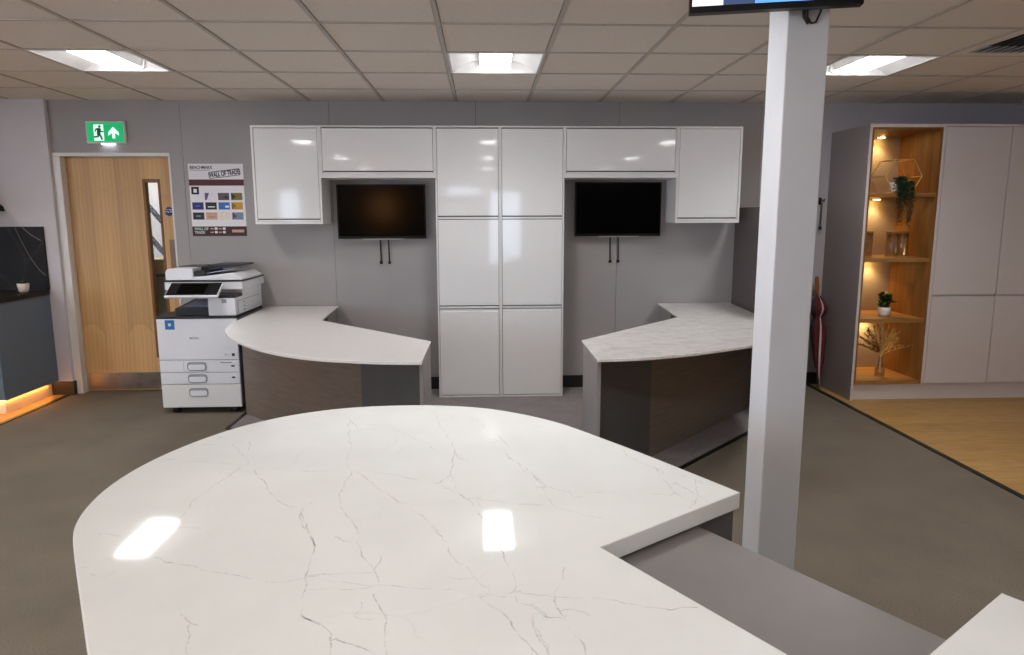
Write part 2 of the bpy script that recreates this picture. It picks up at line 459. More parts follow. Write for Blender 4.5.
# rear wall (behind the viewpoint) with shopfront windows
wr = MB(); wins = [(-5.3,-4.7,.9,2.25), (-.95,-.05,2.05,2.32), (.15,1.03,.5,2.2)]
xs = [XL]+[c for w in wins for c in w[:2]]+[XR]
for k in range(0, len(xs), 2): wr.box(xs[k], xs[k+1], YR-.2, YR, 0, CE+.1)
for a, b_, c, e in wins: wr.box(a, b_, YR-.2, YR, 0, c); wr.box(a, b_, YR-.2, YR, e, CE+.1)
struct('wall_rear', wr, 'wall_rear_grey')
for k, (a, b_, c, e) in enumerate(wins):
    w = MB()
    for q in ((a, a+.04, c, e), (b_-.04, b_, c, e), (a+.04, b_-.04, c, c+.04), (a+.04, b_-.04, e-.04, e)):
        w.box(q[0], q[1], YR-.12, YR-.06, q[2], q[3], mat='frame_white')
    w.box(a+.04, b_-.04, YR-.095, YR-.085, c+.04, e-.04, mat='glass_window')
    struct('window_%d' % (k+1), w)
for k, (a, b_) in enumerate(((-5.6,-3.4), (-2.9,-.7), (-.2,2.0))):  # left wall windows, unseen, added to bring in more daylight
    w = MB()
    for q in ((a, a+.05, .7, 2.35), (b_-.05, b_, .7, 2.35), (a+.05, b_-.05, .7, .75), (a+.05, b_-.05, 2.3, 2.35)):
        w.box(XL-.12, XL-.06, q[0], q[1], q[2], q[3], mat='frame_white')
    w.box(XL-.095, XL-.085, a+.05, b_-.05, .75, 2.3, mat='glass_window')
    struct('window_%d' % (k+4), w)
# partition screen beside the right desk
pt = MB().box(2.19, 2.222, 4.86, 5.998, .002, 1.575, .002)
struct('wall_partition', pt, 'partition')
# skirtings
struct('baseboard_back', MB().box(DX1+.06, 2.185, 5.984, 5.999, .0035, .11, .002).box(2.228, 3.0, 5.984, 5.999, .0035, .11, .002), 'skirting_black')
struct('baseboard_left', MB().box(-3.70, -3.516, 5.937, 5.954, .0045, .12, .002).box(-3.532, -3.516, 5.9545, 5.985, .001, .12, .002), 'skirting_black')

# ceiling grid
open_cells = set()
cols = [-6.5, -2.5, 1.5, 5.5, 9.5]; rows_ = [1.5, -2.5, -6.5, -10.5, -14.5]
LIGHTS = []
for r in rows_:
    for c in (-6, -3+0, 1, 5): pass
light_cells = [(c, r) for r in (1, -3, -7, -11) for c in (-7, -3, 1, 5)]
vent_cell = (6, 0)
for c in light_cells: open_cells.add(c)
open_cells.add(vent_cell)
ce = MB(); bars = MB()
i0, i1 = int(math.floor((XL-GX)/.6))-1, int(math.ceil((XR-GX)/.6))
j0, j1 = int(math.floor((YR-GY)/.6))-1, int(math.ceil((6.16-GY)/.6))
for i in range(i0, i1):
    for j in range(j0, j1):
        if (i, j) in open_cells: continue
        x0, y0 = GX+.6*i, GY+.6*j
        ax, bx, ay, by = max(x0+.015, XL), min(x0+.585, XR), max(y0+.015, YR), min(y0+.585, 6.0)
        if bx-ax < .02 or by-ay < .02: continue
        ce.box(ax, bx, ay, by, CE+.003, CE+.02, mat='ceiling_tile')
for i in range(i0, i1+1):
    x = GX+.6*i
    if XL < x < XR: ce.box(x-.011, x+.011, YR, 6.0, CE-.0015, CE+.03, mat='ceiling_bar')
for j in range(j0, j1+1):
    y = GY+.6*j
    if YR < y < 6.0: ce.box(XL, XR, y-.011, y+.011, CE-.0012, CE+.029, mat='ceiling_bar')
struct('ceiling', ce)
struct('ceiling_slab', MB().box(XL-.2, XR+.2, YR-.2, 8.7, CE+.22, CE+.3), 'wall_white')

# ------------------------------------------------------------------ recessed lights
def ceiling_light(cx, cy):
    t = thing('ceiling_light', 'x', 'ceiling light', 'recessed square ceiling lights', (cx, cy, CE))
    m = MB(); mm = 'light_wing'
    # rim, curved wings each side of the centre diffuser, end plates, back plate
    m.box(cx-.289, cx+.289, cy-.289, cy-.277, CE-.002, CE+.09, mat=mm); m.box(cx-.289, cx+.289, cy+.277, cy+.289, CE-.002, CE+.09, mat=mm)
    for s in (-1, 1):
        pr = [(cx+s*.289, CE-.002), (cx+s*.275, CE-.002)]
        for k in range(9):
            a = k/8; pr.append((cx+s*(.275-.165*a), CE+.075*math.sin(a*PI/2)))
        pr += [(cx+s*.11, CE+.09), (cx+s*.289, CE+.09)]
        m.prism(pr, cy-.277, cy+.277, 'y', mat=mm)
    m.box(cx-.289, cx+.289, cy-.289, cy+.289, CE+.09, CE+.105, mat=mm)
    m.build('housing', None, t)
    d = MB()
    d.prism([(cx-.108, CE+.085), (cx-.098, CE+.022), (cx+.098, CE+.022), (cx+.108, CE+.085)], cy-.262, cy+.262, 'y', mat='light_wing')
    d.box(cx-.097, cx+.097, cy-.262, cy+.262, CE+.010, CE+.0219, mat='light_panel')
    d.build('diffuser', None, t)
    for s in (-1, 1):
        e = MB(); e.prism([(cx-.124, CE+.078), (cx-.118, CE+.018), (cx-.085, CE+.004), (cx+.085, CE+.004), (cx+.118, CE+.018), (cx+.124, CE+.078)], cy+s*.2635, cy+s*.276, 'y')
        e.build('end_cap', 'satin_white', t)
    return t
l0 = None
lab = {(-3,1): 'recessed square ceiling light nearest the green exit sign, leftmost in view', (1,1): 'recessed square ceiling light in front of the tall white cabinets, middle of three',
       (5,1): 'recessed square ceiling light partly hidden by the white column, rightmost in view'}
for (i, j) in light_cells:
    cx, cy = GX+.6*(i+.5), GY+.6*(j+.5)
    if not (XL+.3 < cx < XR-.3 and YR+.3 < cy): continue
    L = lab.get((i, j), 'recessed square ceiling light outside the view, seen only as a reflection')
    if l0 is None:
        l0 = ceiling_light(cx, cy); l0['label'] = L; p0 = Vector((cx, cy, CE))
    else: copy_thing(l0, Vector((cx, cy, CE))-p0, L)
    al = bpy.data.lights.new('ceiling_lamp', 'AREA'); al.shape = 'RECTANGLE'; al.size = .2; al.size_y = .52; al.energy = 4.0; al.spread = math.radians(132); al.color = (1,.995,.985)
    ao = bpy.data.objects.new('ceiling_lamp', al); COL.objects.link(ao); ao.location = (cx, cy, CE-.001)

# ceiling vent
vx, vy = GX+.6*6.5, GY+.6*.5
v = thing('ceiling_vent', 'square ceiling air vent with dark slats at the top right', 'vent', None, (vx, vy, CE))
m = MB()
for a, b_, c, d in ((-.289,.289,-.289,-.22), (-.289,.289,.22,.289), (-.289,-.22,-.22,.22), (.22,.289,-.22,.22)): m.box(vx+a, vx+b_, vy+c, vy+d, CE-.002, CE+.02)
m.build('frame', 'ceiling_tile', v)
MB().box(vx-.25, vx+.25, vy-.25, vy+.25, CE+.045, CE+.06).build('duct_plate', 'dark_void', v)
for k in range(9):
    xx = vx-.2+.05*k
    MB().box(xx-.014, xx+.014, vy-.222, vy+.222, CE+.006, CE+.009, rot=Matrix.Rotation(math.radians(-25), 4, 'Y'), piv=(xx, vy, CE+.01)).build('slat', 'vent_white', v)

# ------------------------------------------------------------------ exit sign
ex = thing('exit_sign', 'green lit emergency exit sign above the oak door', 'exit sign', None, (-3.05, 6.0, 2.09))
ax0, ax1, az0, az1, ay = -3.228, -2.915, 2.106, 2.284, 5.968
MB().box(ax0, ax1, ay, 5.999, az0, az1, .006).build('case', 'frame_white', ex)
MB().box(ax0+.012, ax1-.012, ay-.003, ay+.002, az0+.012, az1-.012, .001).build('sign_panel', 'sign_green_lit', ex)
W, H = ax1-ax0, az1-az0
def sx(u): return ax0+u*W
def sz(v_): return az1-v_*H
yF = ay-.0032
MB().prism([(sx(.21), sz(.16)), (sx(.46), sz(.16)), (sx(.46), sz(.88)), (sx(.21), sz(.88))], yF, yF-.001, 'y').build('doorway_symbol', 'sign_white_lit', ex)
rm = MB(); y2 = yF-.0012
def limb(pts, w):
    for a, b_ in zip(pts, pts[1:]):
        a = Vector((sx(a[0]), sz(a[1]))); b_ = Vector((sx(b_[0]), sz(b_[1]))); w = w*1.0; d = (b_-a).normalized(); n = Vector((-d.y, d.x))*w*.68; a = a-d*w*.25; b_ = b_+d*w*.25
        rm.prism([tuple(a+n), tuple(a-n), tuple(b_-n), tuple(b_+n)], y2, y2-.0009, 'y')
rm.prism([(sx(.365)+.011*math.cos(k*PI/8), sz(.25)+.011*math.sin(k*PI/8)) for k in range(16)], y2, y2-.0009, 'y')
limb([(.352,.35), (.33,.58)], .022); limb([(.35,.37), (.28,.36), (.245,.47)], .009); limb([(.36,.38), (.40,.47), (.45,.48)], .009)
limb([(.33,.57), (.31,.70), (.22,.71)], .011); limb([(.335,.57), (.38,.68), (.41,.82)], .012)
rm.build('running_figure', 'sign_green', ex)
ar = MB().prism([(sx(a), sz(b_)) for a, b_ in ((.71,.26), (.845,.52), (.845,.66), (.745,.53), (.745,.78), (.675,.78), (.675,.53), (.575,.66), (.575,.52))], yF, yF-.001, 'y')
ar.build('arrow_symbol', 'sign_white_lit', ex)
MB().box(-3.115, -3.015, 5.972, 5.995, az0-.006, az0+.001, .001).build('downlight_lens', 'sign_lamp', ex)

# ------------------------------------------------------------------ door
dr = tag(bpy.data.objects.new('door_1', None), kind='structure'); COL.objects.link(dr)
dr.location = (-3.02, 6.08, 0)
tag(dr, 'oak veneer fire door with a narrow glass panel beneath the exit sign', 'door')
LX0, LX1, LY0, LY1 = DX0+.004, DX1-.002, 6.055, 6.1
vx0, vx1, vz0, vz1 = -2.852, -2.706, .30, 1.825     # vision panel cut-out
lf = MB()
lf.box(LX0, vx0, LY0, LY1, .012, DZ-.006); lf.box(vx1, LX1, LY0, LY1, .012, DZ-.006)
lf.box(vx0, vx1, LY0, LY1, vz1, DZ-.006); lf.box(vx0, vx1, LY0, LY1, .012, vz0)
leaf = lf.build('leaf', 'door_veneer', dr)
bd = MB()
for q in ((vx0, vx0+.024, vz0, vz1), (vx1-.02, vx1, vz0, vz1), (vx0+.024, vx1-.02, vz0, vz0+.028), (vx0+.024, vx1-.02, vz1-.028, vz1)):
    bd.box(q[0], q[1], LY0-.006, LY1+.006, q[2], q[3], .003)
bd.build('glazing_bead', 'oak_lining', dr)
MB().box(vx0+.022, vx1-.018, 6.074, 6.081, vz0+.026, vz1-.026).build('glass_pane', 'glass_clear', dr)
MB().box(LX0+.015, LX1-.015, LY0-.002, LY0, .02, .17, .0005).build('kick_plate', 'steel', dr)
MB().box(LX1-.068, LX1-.002, LY0-.002, LY0, 1.02, 1.32, .0005).build('push_plate', 'bronze', dr)
sg = MB().prism([(-2.648+.038*math.cos(k*PI/16), 1.556+.038*math.sin(k*PI/16)) for k in range(32)], LY0-.0005, LY0-.002, 'y').build('fire_door_sign', 'sign_blue', dr)
text('lettering', 'Fire door\nkeep shut', (-2.648, LY0-.0028, 1.563), .018, 'text_white', dr, align='CENTER')
fr_ = MB()
fr_.box(-3.532, DX0, 5.985, 6.13, .001, DZ, .003); fr_.box(DX1, DX1+.014, 5.993, 6.13, .001, DZ, .002); fr_.box(-3.532, DX1+.014, 5.985, 6.13, DZ, DZ+.029, .003)
fr_.build('door_frame', 'frame_white', dr)
# stair lobby behind the door
struct('wall_lobby', MB().box(-4.6, -1.4, 8.2, 8.3, 0, CE).box(-4.7, -4.6, 6.16, 8.3, 0, CE).box(-1.4, -1.3, 6.16, 8.3, 0, CE).box(-4.7, -1.3, 6.16, 8.3, CE, CE+.05), 'wall_white')
st = thing('staircase', 'dark staircase with sloping rails seen through the door glass', 'stairs', None, (-3.4, 7.4, 0))
m = MB()
for k in range(9): m.box(-4.3+.24*k, -4.05+.24*k, 7.45, 8.15, max(.001, 1.06-.11*k-.20), 1.10-.11*k)
m.build('treads', 'stair_dark', st)
for z in (0, .33): MB().tube([(-3.9, 7.42, 2.2-z), (-3.05, 7.42, 1.11-z)], .028).build('rail', 'stair_dark', st)
MB().box(-3.60, -3.53, 7.37, 7.39, .001, 1.72).build('newel_post', 'stair_dark', st)
cb = thing('storage_box', 'pale box on a grey green chest behind the door glass', 'box', None, (-3.1, 6.9, .98))
MB().box(-3.30, -2.98, 6.75, 7.1, .981, 1.11, .004).build('carton', 'cardboard', cb)
ch = thing('storage_chest', 'grey green chest in the lobby behind the door glass', 'chest', None, (-3.2, 6.9, 0))
MB().box(-3.6, -2.8, 6.6, 7.2, .001, .96, .01).build('body', 'box_green', ch)
MB().box(-3.61, -2.79, 6.59, 7.21, .96, .98, .004).build('lid', 'counter_dark', ch)

# ------------------------------------------------------------------ poster
px0, px1, pz0, pz1, py = -2.442, -1.992, 1.350, 1.946, 5.9985
po = thing('poster', 'white and maroon trade poster with a grid of cards on the grey wall', 'poster', None, ((px0+px1)/2, 6.0, pz0))
pw, ph = px1-px0, pz1-pz0
def ux(u): return px0+u*pw
def uz(v_): return pz1-v_*ph
MB().box(px0, px1, py-.003, py, pz0, pz1).build('sheet', 'paper', po)
yp = py-.0031
def rect(name, u0, u1, v0, v1, mat, k=1):
    return MB().box(ux(u0), ux(u1), yp-.0004*k, yp-.0004*(k-1), uz(v1), uz(v0)).build(name, mat, po)
rect('header_band', 0, 1, .215, .30, 'maroon')
rect('footer_band', 0, 1, .865, 1, 'maroon_dark')
cards = [[None, ('card_white','card_violet'), ('card_plum','card_black'), ('card_olive','card_black')],
         [('card_navy','card_navy'), ('card_black','paper'), ('card_blue','card_white'), ('card_amber','card_olive')],
         [('card_black','card_slate'), ('card_tan','card_orange'), ('card_cream','card_white'), ('card_slate','card_plum')]]
for r, v0 in enumerate((.40, .53, .67)):
    for c, u0 in enumerate((.03, .27, .51, .75)):
        a = cards[r][c]
        if a is None: continue
        m = MB().box(ux(u0), ux(u0+.205), yp-.0004, yp, uz(v0+.1), uz(v0), mat=a[0])
        if c == 0: m.box(ux(u0+.06), ux(u0+.14), yp-.0007, yp-.0004, uz(v0+.06), uz(v0+.04), mat='card_violet' if r == 1 else a[1])
        elif c == 1: m.prism([(ux(u0+.0), uz(v0)), (ux(u0+.08), uz(v0)), (ux(u0+.03), uz(v0+.1)), (ux(u0+.0), uz(v0+.1))], yp-.0007, yp-.0004, 'y', mat=a[1]) if r == 0 else m.box(ux(u0+.04), ux(u0+.17), yp-.0007, yp-.0004, uz(v0+.07), uz(v0+.055), mat=a[1])
        elif c == 2: m.box(ux(u0+.12), ux(u0+.19), yp-.0007, yp-.0004, uz(v0+.075), uz(v0+.045), mat=a[1])
        else: m.prism([(ux(u0), uz(v0)), (ux(u0+.09), uz(v0+.05)), (ux(u0), uz(v0+.1))], yp-.0007, yp-.0004, 'y', mat=a[1])
        m.build('card_picture', None, po)
m = MB().box(ux(.03), ux(.17), yp-.0004, yp, uz(.42), uz(.315), mat='text_black'); m.box(ux(.07), ux(.13), yp-.0008, yp-.0004, uz(.395), uz(.345), mat='paper'); m.build('icon_picture', None, po)
text('title_lettering', 'BENCHMARX', (ux(.03), yp-.0006, uz(.052)), .036, 'text_black', po, xs=.85, bold=.0006)
rect('title_rule', .03, .39, .084, .09, 'text_black')
text('stamp_lettering', 'WALL OF TRADE', (ux(.655), yp-.0006, uz(.135)), .054, 'text_black', po, rot=(PI/2, -math.radians(7), 0), align='CENTER', xs=.60, bold=.0018)
m = MB(); out = rrect(0, 0, .262, .056, .012); inn = rrect(0, 0, .25, .046, .008); n = len(out); rr = Matrix.Rotation(math.radians(7), 2)
def tr(p): q = rr @ Vector(p); return (ux(.655)+q.x, uz(.135)+q.y)
for k in range(n):
    a, b_, c, d = out[k], out[(k+1)%n], inn[(k+1)%n], inn[k]
    m.prism([tr(a), tr(b_), tr(c), tr(d)], yp-.0004, yp-.0008, 'y')
m.build('stamp_border', 'text_black', po)
text('footer_lettering', 'WALL OF\nTRADE', (ux(.04), yp-.0012, uz(.925)), .03, 'mint', po, bold=.0008, xs=.9)
text('footer_lettering', 'RENO', (ux(.73), yp-.0012, uz(.93)), .032, 'card_orange', po, bold=.001) if False else rect('footer_logo', .73, .95, .91, .95, 'card_tan', 2)
for a in (.41, .56):
    for b_ in (.90, .95): rect('footer_mark', a-.08, a-.02, b_-.012, b_+.006, 'card_tan', 2); rect('footer_mark', a, a+.05, b_-.02, b_+.012, 'paper', 2)

# ------------------------------------------------------------------ white wall units
YF = 5.68           # door faces
def carcass(x0, x1, z0, z1, t=.018, back=True):
    m = MB(); m.mi('satin_white')
    m.box(x0, x0+t, YF, 5.999, z0, z1, .001); m.box(x1-t, x1, YF, 5.999, z0, z1, .001)
    m.box(x0+t, x1-t, YF, 5.999, z1-t, z1, .001); m.box(x0+t, x1-t, YF, 5.999, z0, z0+t, .001)
    m.box(x0+t, x1-t, YF+.03, 5.999, z0+t, z1-t, mat='gap_shade_grey')  # infill coloured dark to paint the shade in the door gaps
    return m
def door_panel(x0, x1, z0, z1, lip=None):
    """slab with a finger-pull recess along its lower ('b') or upper ('t') edge"""
    g = .0035; m = MB()
    x0 += g; x1 -= g
    if lip == 'b':
        m.box(x0, x1, YF+.003, YF+.028, z0+.026, z1-g, .0015); m.box(x0, x1, YF+.003, YF+.028, z0+.001, z0+.016, .001)
    elif lip == 't':
        m.box(x0, x1, YF+.004, YF+.028, z0+g, z1-.026, .0015); m.box(x0, x1, YF+.012, YF+.028, z1-.025, z1-g)
    else: m.box(x0, x1, YF+.004, YF+.028, z0+g, z1-g, .0015)
    return m
ZT, ZB = 2.217, 1.45
def wall_cabinet(x0, x1, label):
    t = thing('wall_cabinet', label, 'cabinet', 'white gloss cabinets on the back wall', ((x0+x1)/2, 5.85, ZB))
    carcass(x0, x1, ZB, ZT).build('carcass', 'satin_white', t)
    d = door_panel(x0+.018, x1-.018, ZB+.018, ZT-.018, 'b').build('door', 'gloss_white', t)
    return t
wall_cabinet(-1.815, -1.2805, 'white gloss wall cabinet beside the poster, at the left end of the row')
wall_cabinet(1.5755, 2.1065, 'white gloss wall cabinet nearest the column, at the right end of the row')
def bridge(x0, x1, label):
    z0 = 1.812
    t = thing('bridging_cabinet', label, 'cabinet', 'white gloss cabinets on the back wall', ((x0+x1)/2, 5.85, z0))
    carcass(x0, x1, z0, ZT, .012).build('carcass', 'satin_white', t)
    d = door_panel(x0+.012, x1-.012, z0+.03, ZT-.018, 'b').build('door', 'gloss_white', t)
    MB().box(x0+.012, x1-.012, YF, YF+.03, z0+.012, z0+.03).build('bottom_rail', 'satin_white', t)
    return t
bridge(-1.2795, -.3775, 'wide white gloss bridging cabinet above the left wall television')
bridge(.663, 1.5745, 'wide white gloss bridging cabinet above the right wall television')
def tall(x0, x1, label):
    t = thing('tall_cabinet', label, 'cabinet', 'white gloss cabinets on the back wall', ((x0+x1)/2, 5.85, 0))
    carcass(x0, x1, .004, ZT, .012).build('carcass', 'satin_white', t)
    a, b_ = x0+.012, x1-.012
    door_panel(a, b_, 1.487, ZT-.018, 'b').build('door', 'gloss_white', t)
    door_panel(a, b_, .757, 1.485, 'b').build('door', 'gloss_white', t)
    door_panel(a, b_, .02, .755, 't').build('door', 'gloss_white', t)
    return t
tall(-.3765, .1425, 'tall white gloss cabinet with three doors, left of the central pair')
tall(.1435, .662, 'tall white gloss cabinet with three doors, right of the central pair')

# ------------------------------------------------------------------ televisions
def tv(x0, x1, z0, z1, label, cx):
    t = thing('television', label, 'television', 'black televisions on the back wall', ((x0+x1)/2, 5.95, z0))
    y = 5.925
    MB().box(x0, x1, y, y+.035, z0, z1, .004).build('casing', 'bezel_black', t)
    MB().box(x0+.012, x1-.012, y-.001, y+.002, z0+.022, z1-.012).build('screen', 'screen_black', t)
    MB().box((x0+x1)/2-.16, (x0+x1)/2+.18, y-.004, y+.01, z0-.008, z0+.001, .002).build('sensor_strip', 'silver', t)
    MB().box(x0+.2, x1-.2, y+.0352, 5.9985, z0+.1, z1-.1).build('wall_bracket', 'bezel_black', t)
    for k in (0, 1):
        xx = cx+.07*k
        MB().tube([(xx, 5.965, z0+.15), (xx, 5.985, z0+.02), (xx+.002, 5.99, z0-.1), (xx+.004, 5.99, 1.125)], .0055).box(xx-.008, xx+.016, 5.983, 5.9985, 1.108, 1.13, .002).build('cable', 'cable_black', t)
    return t
tv(-1.216, -.478, 1.324, 1.774, 'black wall television left of the tall cabinets, over the left desk', -.875)
tv(.782, 1.520, 1.338, 1.790, 'black wall television right of the tall cabinets, over the right desk', 1.098)

# ------------------------------------------------------------------ desks
def smooth_curve(pts, n=8):
    out = []
    P = [Vector(p) for p in pts]
    for i in range(len(P)-1):
        a = P[max(i-1,0)]; b_ = P[i]; c = P[i+1]; d = P[min(i+2,len(P)-1)]
        for k in range(n):
            t_ = k/n
            out.append(tuple(.5*((2*b_)+(-a+c)*t_+(2*a-5*b_+4*c-d)*t_*t_+(-a+3*b_-3*c+d)*t_**3)))
    out.append(tuple(P[-1])); return out
DZT = .75
def desk(mir, top_mat, label):
    X = (lambda x: .286-x) if mir else (lambda x: x)
    t = thing('corner_desk', label, 'desk', 'curved corner desks', (X(1.4), 4.9, 0))
    if mir:     # left desk, written directly
        curve = smooth_curve([(-.327,3.575), (-.48,3.588), (-.633,3.617), (-.893,3.700), (-1.119,3.835), (-1.345,4.048), (-1.568,4.336), (-1.715,4.61), (-1.79,4.85), (-1.825,5.136)], 5)
        pts = curve+[(-1.85,5.98), (-1.245,5.98), (-1.204,5.135), (-.325,4.20)]
    else:
        curve = smooth_curve([(.603,3.595), (.74,3.605), (.883,3.632), (1.12,3.712), (1.318,3.808), (1.60,3.975), (1.86,4.25), (2.03,4.60), (2.10,4.95), (2.12,5.236)], 5)
        pts = curve+[(2.172,5.98), (1.53,5.98), (1.476,5.145), (.604,4.18)]
    XI = (lambda x: x)
    MB().prism(pts, DZT-.016, DZT, 'z', .003).build('desktop', top_mat, t)
    # end panel under the narrow end
    MB().prism([(X(a), b_) for a, b_ in ((.612,3.64), (.632,3.64), (.632,4.19), (.612,4.17))], .004, DZT-.0165).build('end_panel', 'desk_grey', t)
    # dark pedestal between the end panel and the slanted front panel
    MB().prism([(X(a), b_) for a, b_ in ((.636,3.74), (1.03,4.13), (1.01,4.15), (.636,3.79))], .004, DZT-.0165).build('inner_panel', 'desk_dark', t)
    MB().prism([(X(a), b_) for a, b_ in ((1.03,4.13), (2.13,5.28), (2.13,5.32), (1.01,4.15))], .004, DZT-.0165).build('front_panel', 'desk_brown', t)
    MB().prism([(X(a), b_) for a, b_ in ((2.12,5.35), (2.145,5.35), (2.145,5.97), (2.12,5.97))], .004, DZT-.0165).build('side_panel', 'desk_grey', t)
    MB().prism([(X(a), b_) for a, b_ in ((1.55,5.62), (1.575,5.62), (1.575,5.97), (1.55,5.97))], .004, DZT-.0165).build('back_leg', 'desk_grey', t)
    return t
desk(True, 'plain_quartz', 'curved corner desk with plain white top beside the printer')
desk(False, 'granite', 'curved corner desk with speckled grey white top beside the column')

# ------------------------------------------------------------------ front counter
crv = smooth_curve([(.502,1.525), (.423,1.658), (.374,1.737), (.325,1.812), (.28,1.882), (.231,1.950), (.168,2.018), (.09,2.082), (.01,2.131), (-.08,2.162), (-.172,2.179), (-.26,2.183), (-.366,2.175),
                    (-.472,2.150), (-.58,2.096), (-.66,2.030), (-.73,1.944), (-.785,1.840), (-.827,1.723), (-.848,1.611), (-.850,1.505), (-.835,1.405), (-.812,1.329), (-.785,1.272), (-.735,1.189)], 3)
d = Vector((.5335,-.8458)).normalized(); nrm = Vector((-d.y, d.x))
A = Vector((.56,1.425)); B = Vector((.211,1.185))
D2 = A+d*.503; C2 = B+d*.503
E2 = A+d*1.75; F2 = Vector((-.735,1.189))+d*2.2
poly = [A]+[Vector(p) for p in crv]+[F2, E2, D2, C2, B]
wt = thing('stone_worktop', 'large white quartz worktop with grey veins and a rounded end in the foreground', 'worktop', None, (-.1, 1.2, .86))
m = MB(); m.prism([tuple(p) for p in poly], .862, .900, 'z', .003, mat='quartz')
